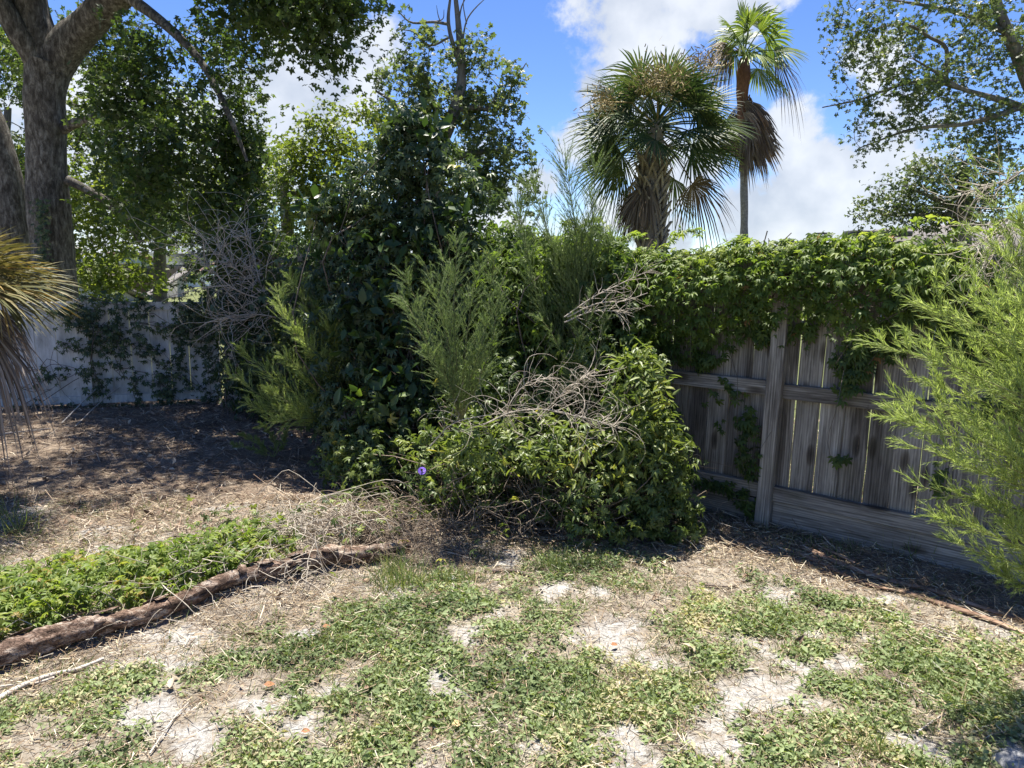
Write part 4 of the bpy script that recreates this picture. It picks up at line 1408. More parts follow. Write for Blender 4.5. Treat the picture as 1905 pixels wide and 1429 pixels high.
# creeper on the white fence
def white_vine():
    root = thing('creeper_vine', (WA + WB) / 2, 'dark creeper trailing down the white fence in strands', 'vine')
    d = norm(WB - WA)
    nrm = np.array((d[1], -d[0], 0))
    if nrm[1] > 0: nrm = -nrm
    Lf = np.linalg.norm(WB - WA)
    Ls, ps = [], []

    def onw(px, py):
        # picture spot on the fence face
        rd = np.array(raydir(px, py)); o = np.array((0, 0, CAM_H))
        q = WB + nrm * .08
        t_ = ((q - o) @ nrm) / (rd @ nrm)
        return o + rd * t_
    strokes = [((150, 560), (280, 575), 200, 18), ((160, 575), (170, 760), 130, 9), ((185, 600), (190, 760), 130, 9), ((205, 590), (215, 660), 100, 12), ((215, 620), (240, 700), 60, 9), ((240, 600), (345, 620), 70, 8), ((330, 600), (350, 620), 60, 12),
               ((355, 570), (365, 640), 190, 16), ((300, 690), (310, 730), 70, 9), ((240, 640), (330, 690), 80, 12), ((290, 650), (250, 640), 40, 9), ((255, 700), (262, 760), 26, 6), ((330, 690), (380, 730), 60, 10), ((300, 700), (320, 750), 60, 10),
               ((385, 620), (392, 750), 90, 6), ((345, 630), (325, 680), 50, 7), ((60, 690), (150, 690), 40, 8), ((120, 600), (160, 580), 120, 14), ((20, 760), (400, 755), 160, 8), ((100, 590), (150, 560), 60, 10), ((375, 570), (400, 600), 100, 12), ((220, 690), (300, 720), 30, 8),
               ((30, 720), (110, 700), 20, 5), ((110, 640), (150, 650), 30, 8), ((400, 745), (440, 755), 70, 8), ((310, 560), (400, 590), 50, 12), ((0, 755), (40, 770), 50, 8)]
    for (a, b_, n, wpx) in strokes:
        n = int(n * .65)
        A, Bq = onw(*a), onw(*b_)
        w = wpx * 8.2 / FPX
        f = rng.random(n)[:, None]
        mid_ = A + (Bq - A) * f
        p = mid_ + d * (rng.normal(size=(n, 1)) * w) + UP * (rng.normal(size=(n, 1)) * w) + nrm * rng.uniform(-.02, .09, (n, 1))
        p[:, 2] = np.maximum(p[:, 2], .01)
        Ls.append(leaves(T_CREEPN, p, norm(nrm * .8 + UP * .6 + rng.normal(size=(n, 3)) * .4), norm(-UP + rng.normal(size=(n, 3)) * .5), .085 * rng.uniform(.5, 1.15, n), rng.random(n) * .9))
        for _ in range(3):
            ps.append((A + nrm * .01 + d * rng.normal() * w, Bq + nrm * .01 + d * rng.normal() * w))
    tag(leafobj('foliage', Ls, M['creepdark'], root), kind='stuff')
    P, Rr = stems(len(ps), np.array([a for a, _ in ps]), np.array([b_ for _, b_ in ps]), 9, .12, .004)
    V, F = tubes(P, Rr, 3)
    tag(mesh_obj('stems', V, F, M['twig'], root), kind='stuff')


white_vine()


# ---------------------------------------------------------------- feathery plants
def fennel(label, axes, mat, seed=0, nb=26, bl=.22, thr_n=26, tl=.045, tw=.0012, lean=.5, r=.006, start=.15, name='dog_fennel', curl=.5, tip=.35):
    """axes: plume axes (polylines). Side branchlets rise off each and carry thread-like leaves."""
    nb, thr_n, tw = int(nb * 1.3), int(thr_n * 1.4), tw * 1.25
    base = np.array(axes[0][0]).copy()
    root = thing(name, (base[0], base[1], 0), label, 'feathery plant')
    mains = np.array([resample(p, 16) for p in axes])
    V, F = tubes(mains, np.linspace(r, r * .25, 16)[None] * np.ones((len(mains), 1)), 5)
    tag(mesh_obj('stems', V, F, M['fennelstem'], root), kind='stuff')
    Na = len(mains)
    Ltot = np.linalg.norm(np.diff(mains, axis=1), axis=2).sum(1)
    n = Na * nb
    i = np.repeat(np.arange(Na), nb)
    f = start + (1 - start) * rng.random(n)
    q = np.minimum((f * 15).astype(int), 14); g = f * 15 - q
    s = mains[i, q] * (1 - g)[:, None] + mains[i, q + 1] * g[:, None]
    tdir = norm(mains[i, q + 1] - mains[i, q])
    perp = norm(np.cross(tdir, rows(n)))
    d = norm(tdir * lean + perp * .75 + UP * .15)
    L = bl * (1.05 - (f - start) / (1 - start) * (1 - tip)) * rng.uniform(.6, 1.15, n) * np.clip(Ltot[i] / .8, .5, 1.2)
    m = 8
    P = [s]
    for k in range(m - 1):
        d = norm(d + UP * .10 * (k < 4) - UP * curl * .22 * (k >= 4) + rng.normal(size=(n, 3)) * .06)
        P.append(P[-1] + d * (L / (m - 1))[:, None])
    P = np.stack(P, 1)
    Vb, Fb = tubes(P, np.linspace(.0014, .0006, m)[None] * np.ones((n, 1)) * (tw / .0012), 3)
    # include the main axis itself as thread carrier
    P_all = np.concatenate([P, mains[:, 2::2][:, :7] if False else mains[:, [3, 5, 7, 9, 11, 13, 14, 15]]])
    nA = len(P_all)
    cnt = thr_n
    ii = np.repeat(np.arange(nA), cnt)
    ff = rng.uniform(.03, .999, len(ii)) * (m - 1)
    qq = ff.astype(int); gg = (ff - qq)[:, None]
    p = P_all[ii, qq] * (1 - gg) + P_all[ii, qq + 1] * gg
    td = norm(P_all[ii, qq + 1] - P_all[ii, qq])
    pp = norm(np.cross(td, rows(len(ii))))
    dd = norm(td * .75 + pp * .8)
    fade = 1 - .45 * ff / (m - 1)
    S = np.stack([np.full(len(ii), tw / .035 * 1.0), tl * rng.uniform(.5, 1.2, len(ii)) * fade, np.full(len(ii), .02)], -1)
    cl = rng.random(nA)
    Lv = leaves(T_BLADE2, p, pp + rows(len(ii)) * .5, dd, S, .45 * cl[ii] + .55 * rng.random(len(ii)))
    rb = np.full(len(Vb), .75)
    tag(mesh_obj('foliage', np.concatenate([Lv[0], Vb]), [Lv[1], Fb + len(Lv[0])], mat, root, {'rnd': np.concatenate([Lv[2], rb])}), kind='stuff')
    return root


M['fennelstem'] = plain_mat('fennel_stem', [(.3, (.10, .12, .04)), (.7, (.22, .2, .09))], .7, 20)

Y = 4.25
bs = at(855, 790, Y + .1)
fennel('upright green feathery plume plant growing in front of the tall shrub, centre', [
    [bs, at(845, 700, Y), at(825, 600, Y), at(800, 520, Y), at(790, 490, Y)],
    [bs, at(850, 690, Y), at(845, 580, Y), at(848, 500, Y), at(850, 450, Y)],
    [bs, at(850, 700, Y + .1), at(838, 620, Y + .15), at(830, 520, Y + .2), at(820, 470, Y + .2)],
    [bs, at(862, 690, Y), at(872, 600, Y), at(880, 540, Y), at(895, 500, Y)],
    [bs, at(835, 710, Y), at(795, 640, Y - .1), at(765, 580, Y - .1), at(745, 550, Y)],
    [bs, at(840, 705, Y), at(810, 650, Y + .1), at(775, 560, Y + .2), at(750, 510, Y + .2)],
    [bs, at(885, 700, Y + .1), at(905, 600, Y + .1), at(915, 520, Y + .1), at(920, 480, Y)],
    [bs, at(890, 710, Y), at(915, 640, Y), at(925, 570, Y), at(940, 540, Y)],
    [bs, at(870, 720, Y), at(890, 660, Y - .1), at(905, 600, Y - .1)],
    [bs, at(840, 725, Y - .1), at(815, 680, Y - .15), at(790, 650, Y - .2)]],
    M['fenneldark'], 31, 50, .25, 34, .04, .0010, .7, .005, .12, curl=.9)

Y = 4.9
bs = at(1075, 760, Y)
fennel('tall thin feathery plant rising above the fence line beside the round-headed palm', [
    [bs, at(1080, 640, Y), at(1075, 520, Y), at(1070, 420, Y), at(1055, 330, Y), at(1045, 285, Y)],
    [bs, at(1090, 640, Y), at(1098, 520, Y), at(1100, 430, Y), at(1105, 350, Y), at(1108, 310, Y)],
    [bs, at(1070, 650, Y), at(1050, 560, Y), at(1030, 470, Y), at(1010, 400, Y), at(985, 345, Y)],
    [bs, at(1060, 660, Y), at(1020, 590, Y), at(990, 520, Y), at(975, 440, Y), at(960, 380, Y)],
    [bs, at(1085, 660, Y), at(1090, 580, Y), at(1085, 500, Y), at(1080, 430, Y)],
    [bs, at(1100, 650, Y), at(1120, 560, Y), at(1130, 480, Y), at(1135, 430, Y)],
    [bs, at(1060, 680, Y), at(1070, 600, Y), at(1060, 520, Y), at(1040, 450, Y)]],
    M['fenneldark'], 33, 80, .27, 34, .042, .0012, .8, .006, .3, tip=.6)
Y = 4.6
bs = at(1090, 770, Y)
fennel('low feathery shoots in the shade below the tall thin one', [
    [bs, at(1080, 680, Y), at(1075, 620, Y), at(1060, 580, Y)], [bs, at(1050, 670, Y), at(1020, 610, Y), at(1000, 590, Y)],
    [bs, at(1110, 680, Y), at(1120, 620, Y), at(1130, 560, Y)], [bs, at(1070, 690, Y), at(1090, 610, Y), at(1100, 540, Y)]], M['fenneldark'], 34, 30, .16, 26, .034, .0011, .7)

Y = 5.9
bs = at(620, 800, Y - .1)
fennel('feathery plant with plumes drooping left over the leaf litter', [
    [bs, at(560, 740, Y - .1), at(510, 705, Y - .2), at(470, 670, Y - .2), at(445, 645, Y - .2)],
    [bs, at(540, 770, Y - .1), at(490, 740, Y - .2), at(450, 710, Y - .2), at(420, 695, Y - .2)],
    [bs, at(560, 770, Y - .2), at(500, 765, Y - .3), at(460, 750, Y - .3)],
    [bs, at(590, 740, Y), at(550, 690, Y), at(520, 660, Y)],
    [bs, at(600, 750, Y - .2), at(580, 710, Y - .3), at(550, 680, Y - .3), at(530, 665, Y - .3)],
    [bs, at(580, 770, Y - .3), at(540, 750, Y - .4), at(500, 725, Y - .4)],
    [bs, at(590, 780, Y - .3), at(550, 780, Y - .4), at(510, 785, Y - .4), at(490, 790, Y - .4)]],
    M['fennelnear'], 35, 54, .26, 32, .05, .0014, .7, .006, .1)  # pale leaf material stands in for sunlight on these plumes
Y = 5.65
bs = at(640, 740, Y)
fennel('feathery plant with an upright bluish plume between the dead vine and the tall shrub', [
    [bs, at(610, 660, Y), at(585, 600, Y), at(555, 545, Y), at(535, 505, Y)],
    [bs, at(620, 650, Y), at(600, 600, Y), at(590, 570, Y)],
    [bs, at(590, 660, Y - .1), at(550, 620, Y - .2), at(525, 580, Y - .2), at(515, 540, Y)],
    [bs, at(600, 670, Y - .2), at(570, 640, Y - .3), at(540, 610, Y - .3)],
    [bs, at(625, 650, Y - .1), at(615, 610, Y - .2), at(605, 585, Y - .2)]],
    M['fennelnear'], 36, 54, .24, 32, .05, .0014, .7, .006, .15)  # pale leaf colour gives this plume its sunlit look
g_ = gnd(510, 850)
fennel('small yellowish feathery tuft on the leaf litter', [
    [g_, g_ + np.array((-.12, 0, .12)), g_ + np.array((-.28, -.05, .2))], [g_, g_ + np.array((0, 0, .14)), g_ + np.array((-.08, 0, .28))], [g_, g_ + np.array((.08, 0, .12)), g_ + np.array((.12, 0, .26))],
    [g_, g_ + np.array((-.15, 0, .05)), g_ + np.array((-.35, 0, .1))]], M['fennel'], 37, 30, .13, 24, .045, .0013, .7)

# the big near one at the right edge
axes = []
root_r = at(1960, 1000, 2.6)
tips = [(1640, 640), (1655, 735), (1690, 700), (1650, 775), (1700, 830), (1700, 620), (1715, 905), (1740, 960), (1780, 1010), (1850, 1060), (1700, 560), (1690, 780), (1720, 660), (1740, 520), (1760, 600), (1800, 500), (1780, 700), (1800, 780), (1790, 860), (1820, 930), (1850, 640),
        (1830, 440), (1860, 560), (1860, 820), (1880, 980), (1900, 700), (1890, 400), (1860, 700), (1740, 740), (1755, 830), (1900, 560), (1820, 560)]
for k, (tx, ty) in enumerate(tips):
    Yt = 2.35 + random.uniform(-.15, .35)
    sy = ty + 40 + (1000 - ty) * .22 + random.uniform(0, 60)
    sx = 1990
    p0 = at(sx, min(sy, 1100), Yt + .1)
    m1 = at(tx + (sx - tx) * .55, ty + (sy - ty) * .42 + 8, Yt + .05)
    m2 = at(tx + (sx - tx) * .22, ty + (sy - ty) * .12 + 10, Yt)
    rt = at(2120, 1100, 2.55) + np.array((random.uniform(-.12, .12), random.uniform(-.15, .15), 0)); rt[2] = 0
    p0 = p0 * .75 + rt * .25 + np.array((0, 0, (p0[2] - rt[2]) * .12))
    axes.append([rt, p0, m1, m2, at(tx, ty, Yt)])
rr = fennel('large pale green feathery plant leaning in from the right edge, nearest the camera', axes, M['fennelnear'], 38, 60, .19, 15, .05, .0012, 1.1, .0038, .28, tip=.35)
axes = []
for k in range(14):
    tx, ty = random.uniform(1790, 1960), random.uniform(230, 460)
    rt = at(2120, 1100, 2.75); rt[2] = 0
    axes.append([rt + np.array((random.uniform(-.1, .1), random.uniform(-.1, .1), 0)), at(2020, 850, 2.8), at(1975, 680, 2.8), at((tx + 1960) / 2, ty + 160, 2.8), at(tx, ty, 2.8)])
fennel('thin pale feathery stems above the nearest plant at the right edge', axes, M['fennelnear'], 39, 26, .14, 14, .04, .0010, .9, .0025, .3)
# stems down to the ground for the near plant
g_ = at(2010, 1100, 2.6); g_[2] = 0


# ---------------------------------------------------------------- creeper on the ground, brush pile, log
def ground_creeper():
    c = (LOG_A + LOG_B) / 2
    root = thing('ground_creeper', c, 'low bright green creeper patch spreading over the ground behind the log', 'vine')
    n = 9500
    d = norm(LOG_B - LOG_A); L = np.linalg.norm(LOG_B - LOG_A)
    side = np.array((-d[1], d[0], 0))
    t_ = rng.uniform(-.3, .95, n)
    s = rng.uniform(.04, 1.15, n)
    p = LOG_A + d * (t_ * L)[:, None] + side * s[:, None]
    top = .80 - .25 * np.clip(t_ - .6, 0, 1)
    dens = fbm2(p[:, 0], p[:, 1], 2.6, 4, 55)
    keep = (dens * .6 + .4 * fbm2(p[:, 0], p[:, 1], 9, 3, 56) > .47 + .22 * np.clip(t_ - .5, 0, 1)) & (s < .62 + .7 * (fbm2(t_ * 5, t_ * 0, 1, 3, 3) - .3) * np.clip(1.5 - t_, .3, 1)) & (s > .04 + .20 * fbm2(t_ * 9, t_ * 0, 1, 3, 7))
    p = p[keep]; n = len(p)
    p[:, 2] = gh(p[:, 0], p[:, 1]) + .01 + rng.random(n) ** 1.5 * .15 * np.clip(dens[keep] * 2.2 - .6, .2, 1)
    nrm = norm(UP + np.array((0, -.2, 0)) + rng.normal(size=(n, 3)) * .55)
    dr = rows(n) * np.array((1, 1, .3)) - UP * .2
    rn = .42 + .55 * rng.random(n) + .5 * (fbm(p * 4, 3, 8) - .4)
    tag(leafobj('foliage', [leaves(T_CREEPN, p, nrm, dr, .068 * rng.uniform(.35, 1.2, n), np.minimum(rn, .985))], M['creep'], root), kind='stuff')
    k = 150
    a = p[rng.integers(0, n, k)]; b_ = a + rng.normal(size=(k, 3)) * np.array((.35, .2, 0))
    b_[:, 2] = gh(b_[:, 0], b_[:, 1]) + .02
    P, Rr = stems(k, a, b_, 12, .10, .0024)
    P[..., 2] = np.maximum(np.minimum(P[..., 2], gh(P[..., 0], P[..., 1]) + .14), gh(P[..., 0], P[..., 1]) + .004)
    V, F = tubes(P, Rr, 3)
    tag(mesh_obj('stems', V, F, M['deadtwig'], root), kind='stuff')


ground_creeper()


def brush_pile():
    root = thing('brush_pile', gnd(590, 1020), 'low heap of grey dead vines and brown twigs behind the right end of the log', 'brush pile')
    for (px, py, rx, ry, n, mat, nm) in ((585, 1005, 110, 34, 270, 'deadtwig', 'grey_twigs'), (700, 1005, 110, 36, 380, 'browntwig', 'brown_twigs'), (440, 1080, 190, 30, 70, 'deadtwig', 'loose_twigs')):
        c = gnd(px, py)
        ax = abs(gnd(px + rx, py)[0] - c[0]); ay = abs(gnd(px, py - ry)[1] - c[1])
        a = c + rng.normal(size=(n, 3)) * np.array((ax * .5, ay * .5, 0))
        b_ = a + rng.normal(size=(n, 3)) * np.array((.22, .16, 0))
        a[:, 2] = gh(a[:, 0], a[:, 1]) + rng.random(n) * .12; b_[:, 2] = gh(b_[:, 0], b_[:, 1]) + rng.random(n) * .10
        P, Rr = stems(n, a, b_, 14, .17, .0024, sag=-.14)
        P[..., 2] = np.maximum(P[..., 2], gh(P[..., 0], P[..., 1]) + .003)
        V, F = tubes(P, Rr, 3)
        tag(mesh_obj(nm, V, F, M[mat], root), kind='stuff')
    n = 420
    c = gnd(640, 1005)
    p = c + rng.normal(size=(n, 3)) * np.array((.5, .22, 0))
    p = p[fbm(p * 5, 3, 3) > .5]; n = len(p)
    p[:, 2] = gh(p[:, 0], p[:, 1]) + .05 + rng.random(n) * .12
    tag(leafobj('foliage', [leaves(T_CREEPN, p, norm(UP + rng.normal(size=(n, 3)) * .5), rows(n), .07 * rng.uniform(.5, 1.1, n), rng.random(n))], M['mound'], root), kind='stuff')


brush_pile()


def log():
    pts = [gnd(-120, 1258), gnd(0, 1225), gnd(120, 1190), gnd(210, 1168), gnd(280, 1148), gnd(360, 1122), gnd(430, 1098), gnd(520, 1076), gnd(610, 1056), gnd(700, 1040), gnd(760, 1020)]
    hs = [.04, .045, .05, .052, .05, .048, .05, .05, .05, .045, .035]
    rad = [.064, .058, .053, .048, .043, .041, .041, .045, .049, .046, .028]
    P = [np.array((p[0], p[1], float(gh(np.array([p[0]]), np.array([p[1]]))[0]) + h)) for p, h in zip(pts, hs)]
    root = thing('fallen_log', P[5], 'long crooked rotten log lying across the ground at lower left', 'log')
    rings, k = 220, 32
    C, Rr = resample(P, rings, rad)
    V, F = tubes(C[None], Rr[None], k)
    cc = np.repeat(C, k, 0)
    q = V - cc
    s = np.repeat(np.arange(rings), k) / rings; a = np.tile(np.arange(k), rings) / k * 2 * np.pi
    co = np.stack([s * 60, np.cos(a) * 1.2, np.sin(a) * 1.2], -1)
    fl = fbm(co * np.array((.5, 2.4, 2.4)), 4, 61)                 # long bark plates
    st = np.floor(fl * 7) / 7
    n2 = fbm(co * np.array((2.5, 5, 5)), 3, 62) - .5
    n3 = fbm(co * np.array((.12, .5, .5)), 2, 63) - .5
    V = cc + q * (1 + (st - .5) * .55 + n2 * .28 + n3 * .28)[:, None]
    mesh_obj('bark', V, F, M['logbark'], root, smooth=False)
    # peeled plates standing off the log
    for i in range(16):
        j = int(rng.integers(10, rings - 14)); aa = rng.uniform(-.9, .9)
        ln = int(rng.integers(5, 12))
        sl_ = C[j:j + ln]
        t_ = norm(sl_[-1] - sl_[0]); sd = norm(np.cross(t_, UP)); up = np.cross(sd, t_)
        oo = sd * math.sin(aa) + up * math.cos(aa); tg = norm(np.cross(t_, oo))
        w = rng.uniform(.012, .024)
        rr_ = Rr[j] * 1.12
        top = []
        for kx_, c_ in enumerate(sl_):
            wk = w * (.5 + .8 * math.sin(math.pi * (kx_ + .5) / ln)) + rng.normal() * .002
            lift = .004 + .006 * (kx_ / ln) ** 2
            top += [c_ + oo * (rr_ + lift) - tg * wk, c_ + oo * (rr_ + lift) + tg * wk, c_ + oo * (rr_ - .002 + lift) + tg * wk, c_ + oo * (rr_ - .002 + lift) - tg * wk]
        V_ = np.array(top); id_ = np.arange(len(V_)).reshape(ln, 4)
        a_, b_ = id_[:-1], id_[1:]
        F_ = np.stack([a_, np.roll(a_, -1, 1), np.roll(b_, -1, 1), b_], -1).reshape(-1, 4)
        F_ = np.concatenate([F_, [id_[0][::-1], id_[-1]]])
        mesh_obj('bark_plate', V_, F_, M['logbark'], root)


log()


def stick(name, label, pts, r, mat, k=7, cat='stick', z=.012, flat=1.0, seed=0, rough=.06):
    P = []
    for q in pts:
        g = gnd(q[0], q[1])
        P.append(np.array((g[0], g[1], float(gh(np.array([g[0]]), np.array([g[1]]))[0]) + z + (q[2] if len(q) > 2 else 0))))
    rad = np.linspace(r, r * .55, len(P))
    V, F = limb(P, rad, max(14, len(P) * 8), k, rough, seed)
    cen = P[len(P) // 2]
    if flat != 1.0:
        zc = np.repeat(resample(P, max(14, len(P) * 8))[:, 2], k)
        V[:, 2] = zc + (V[:, 2] - zc) * flat
    o = mesh_obj(name, V - cen, F, M[mat] if isinstance(mat, str) else mat, None, smooth=True)
    o.location = tuple(cen)
    tag(o, label, cat)
    return o


M['stripbark'] = bark_mat('palm_strip_bark', [(.3, (.13, .075, .05)), (.55, (.28, .19, .14)), (.75, (.46, .38, .31))], 14, (.25, .25, 1), .008)
M['palestick'] = plain_mat('pale_stick', [(.3, (.30, .26, .22)), (.7, (.58, .54, .48))], .85, 25)
M['darkstick'] = plain_mat('dark_stick', [(.3, (.07, .05, .04)), (.7, (.2, .16, .13))], .85, 25)
stick('pale_stick', 'pale bleached stick below the log at the lower left', [(-20, 1302), (40, 1268), (95, 1245), (140, 1232), (192, 1212)], .012, 'palestick', seed=1)
stick('pale_stick', 'thin pale twig beside the bleached stick, left edge', [(100, 1250), (60, 1262), (10, 1268), (-20, 1276)], .006, 'palestick', seed=2)
stick('thin_stalk', 'thin straight straw-coloured stalk lying across the sand left of centre', [(278, 1398), (320, 1340), (350, 1300)], .004, 'palestick', seed=3)
stick('bark_strip', 'longest reddish bark strip lying along the right fence', [(1490, 1028), (1560, 1056), (1640, 1082), (1740, 1112), (1830, 1142), (1960, 1180)], .028, 'stripbark', 9, 'bark strip', .014, .45, 4, .2)
stick('bark_strip', 'bark strip with split pale end, upper one beside the right fence', [(1482, 1038), (1540, 1064), (1600, 1088), (1680, 1110)], .018, 'stripbark', 8, 'bark strip', .010, .5, 5, .2)
stick('bark_strip', 'outer bark strip nearest the right edge of the yard', [(1650, 1098), (1740, 1130), (1830, 1160), (1940, 1200)], .022, 'stripbark', 8, 'bark strip', .012, .5, 6, .2)
stick('bark_strip', 'short bark strip nearest the fence post', [(1498, 1020), (1540, 1036), (1590, 1056)], .014, 'stripbark', 8, 'bark strip', .02, .6, 7, .2)
for k_, (pts, lb) in enumerate([([(1640, 1137), (1700, 1156), (1770, 1182), (1835, 1212)], 'upper of the long pale stalks lying right of centre'),
                                ([(1650, 1145), (1720, 1168), (1790, 1194), (1850, 1222)], 'middle long pale stalk lying right of centre'),
                                ([(1670, 1172), (1740, 1184), (1800, 1200), (1845, 1218)], 'lower long pale stalk lying right of centre'),
                                ([(1760, 1128), (1820, 1150), (1880, 1180)], 'pale stalk lying against the outer bark strip'),
                                ([(1664, 1272), (1710, 1292), (1765, 1310)], 'curved pale stalk beside the dark hole in the lower right'),
                                ([(1705, 1366), (1740, 1340), (1780, 1322)], 'short pale stalk at the lower right among weeds')]):
    stick('dry_stalk', lb, pts, .0045, 'palestick', 5, 'stalk', .012, 1, 10 + k_)
stick('broken_branch', 'short dark broken branch at the foot of the tangled mound', [(915, 1066), (960, 1068), (985, 1078)], .014, 'darkstick', 7, seed=21)
stick('broken_branch', 'dark curved twig trailing from the short broken branch', [(975, 1074), (1000, 1082), (1030, 1092)], .006, 'darkstick', 6, seed=22)
stick('broken_branch', 'dark twig among green weeds right of centre', [(1310, 1096), (1350, 1100), (1375, 1097)], .007, 'darkstick', 6, seed=23)
stick('fallen_cane', 'long pale cane lying on the litter near the white fence', [(115, 790, .0), (180, 760, .2), (270, 690, .42)], .008, 'palestick', 6, 'cane', seed=24)
stick('fallen_cane', 'lower pale cane slanting across the litter by the white fence', [(140, 795, 0), (200, 765, .14), (290, 720, .3)], .006, 'palestick', 6, 'cane', seed=25)
stick('fallen_cane', 'pale cane on the litter at the left edge', [(-20, 812), (40, 806), (95, 800)], .009, 'palestick', 6, 'cane', seed=26)
stick('board_scrap', 'grey board scrap on the dark litter by the fence corner', [(432, 768), (500, 768)], .03, 'darkstick', 8, 'board scrap', .01, .4, 27)


# pale stone at the lower right corner and dark stone-like clods
def stone(label, px, py, r, mat, sq=.6, seed=0):
    c = gnd(px, py)
    z = float(gh(np.array([c[0]]), np.array([c[1]]))[0])
    u = np.linspace(0, np.pi, 14); v = np.linspace(0, 2 * np.pi, 20, endpoint=False)
    U, Vv = np.meshgrid(u, v, indexing='ij')
    D = np.stack([np.sin(U) * np.cos(Vv), np.sin(U) * np.sin(Vv), np.cos(U)], -1).reshape(-1, 3)
    q = D * r * (1 + (fbm(D * 1.8 + seed, 4, seed) - .5) * .9)[:, None] * np.array((1.3, 1, sq))
    idx = np.arange(14 * 20).reshape(14, 20)
    a, b_ = idx[:-1], idx[1:]
    F = np.stack([a, b_, np.roll(b_, -1, 1), np.roll(a, -1, 1)], -1).reshape(-1, 4)
    o = mesh_obj('stone', q, F, mat, None, smooth=True)
    o.location = (c[0], c[1], z + r * sq * .35)
    tag(o, label, 'stone')


M['stone'] = plain_mat('grey_stone', [(.3, (.10, .10, .10)), (.55, (.3, .3, .3)), (.7, (.6, .6, .59))], .9, 25, bumps=.8, bdist=.01)
stone('speckled grey stone at the bottom right corner', 1892, 1425, .06, M['stone'], .5, 1)
stone('small dark clod beside the sand patch in the lower right', 1655, 1262, .035, M['darkstick'], .5, 2)
stone('small grey stone at the foot of the tangled mound near the thin grass tuft', 840, 1078, .025, M['stone'], .6, 3)
stone('dark flat clod among weeds at the lower right', 1610, 1338, .04, M['darkstick'], .3, 4)


# ---------------------------------------------------------------- ground cover
def region_points(n, x0, x1, y0, y1):
    return rng.uniform(x0, x1, n), rng.uniform(y0, y1, n)


def vis(x, y, m=.25):
    """inside the wedge of yard the picture could show, with a margin for a step to the side"""
    return (np.abs(x) < y * .73 + .5 + m)


def weeds():
    x, y = region_points(36000, -3.6, 3.8, 1.65, 4.6)
    g = greenmask(x, y)
    kp = vis(x, y) & (rng.random(len(x)) < g * (.75 + .75 * fbm2(x, y, 7, 3, 12)) * np.clip(1.3 - (y - 1.7) * .22, .4, 1))
    x, y = x[kp], y[kp]
    n = len(x)
    per = 13
    idx = np.repeat(np.arange(n), per)
    a = rng.random(len(idx)) * 2 * np.pi
    rad = .038 * np.sqrt(rng.random(len(idx)))
    px = x[idx] + np.cos(a) * rad; py = y[idx] + np.sin(a) * rad
    hgt = (.006 + .04 * rng.random(n) ** 1.5)[idx] * rng.random(len(idx)) + .003
    p = np.stack([px, py, gh(px, py) + hgt], -1)
    out = np.stack([np.cos(a), np.sin(a), np.zeros(len(a))], -1)
    nrm = norm(UP + out * .25 + rng.normal(size=(len(a), 3)) * .55)
    dr = norm(out + UP * .25 + rng.normal(size=(len(a), 3)) * .6)
    patch = fbm2(px, py, 2.2, 3, 70)
    fine = fbm2(px, py, 9, 3, 71)
    rn = np.clip(.6 * rng.random(len(a)) + (patch - .5) * 1.3 + (fine - .5) * .9 + .20, 0, 1)
    S = .019 * np.exp(rng.normal(size=len(a)) * .25)
    S = np.stack([S * (.7 + .7 * rng.random(len(a))), S * 1.15, S], -1)
    # a second, coarser kind: small rosettes, and thin runners between them
    k = 2600
    x2, y2 = region_points(k, -3.4, 3.6, 1.65, 4.4)
    kp = vis(x2, y2) & (rng.random(k) < greenmask(x2, y2) * np.clip((fbm2(x2, y2, 2.6, 3, 75) - .42) * 6, .05, 1))
    x2, y2 = x2[kp], y2[kp]
    i2 = np.repeat(np.arange(len(x2)), 8)
    a2 = rng.random(len(i2)) * 2 * np.pi
    o2 = np.stack([np.cos(a2), np.sin(a2), np.zeros(len(a2))], -1)
    qx, qy = x2[i2] + o2[:, 0] * .008, y2[i2] + o2[:, 1] * .008
    p2 = np.stack([qx, qy, gh(qx, qy) + .008 + rng.random(len(a2)) * .02], -1)
    l2 = .032 * rng.uniform(.5, 1.2, len(a2)) * rng.uniform(.6, 1.2, len(x2))[i2]
    Lw = leaves(T_OVAL, p2, norm(UP + o2 * -.3 + rng.normal(size=(len(a2), 3)) * .3), norm(o2 + UP * rng.uniform(.0, .6, len(a2))[:, None]), np.stack([l2 * .8, l2, l2], -1), .2 + .6 * rng.random(len(x2))[i2])
    k = 900
    x3, y3 = region_points(k, -3.2, 3.4, 1.7, 4.2)
    kp = vis(x3, y3) & (rng.random(k) < greenmask(x3, y3) + .15)
    x3, y3 = x3[kp], y3[kp]
    s3 = np.stack([x3, y3, 0 * x3], -1); e3 = s3 + rng.normal(size=(len(x3), 3)) * np.array((.14, .12, 0))
    Pr, Rr_ = stems(len(x3), s3, e3, 8, .2, .0012)
    Pr[..., 2] = gh(Pr[..., 0], Pr[..., 1]) + .006
    tv, tf = tubes(Pr, Rr_, 3)
    Lr = (tv, np.concatenate([tf[:, :3], tf[:, [0, 2, 3]]]), np.full(len(tv), .93))
    o = leafobj('lawn_weeds', [leaves(T_SMALL, p, nrm, dr, S, rn), Lw, Lr], M['weed'])
    tag(o, 'low green broad-leaved weeds covering the sandy foreground in patches', 'weeds', None, 'stuff')


weeds()


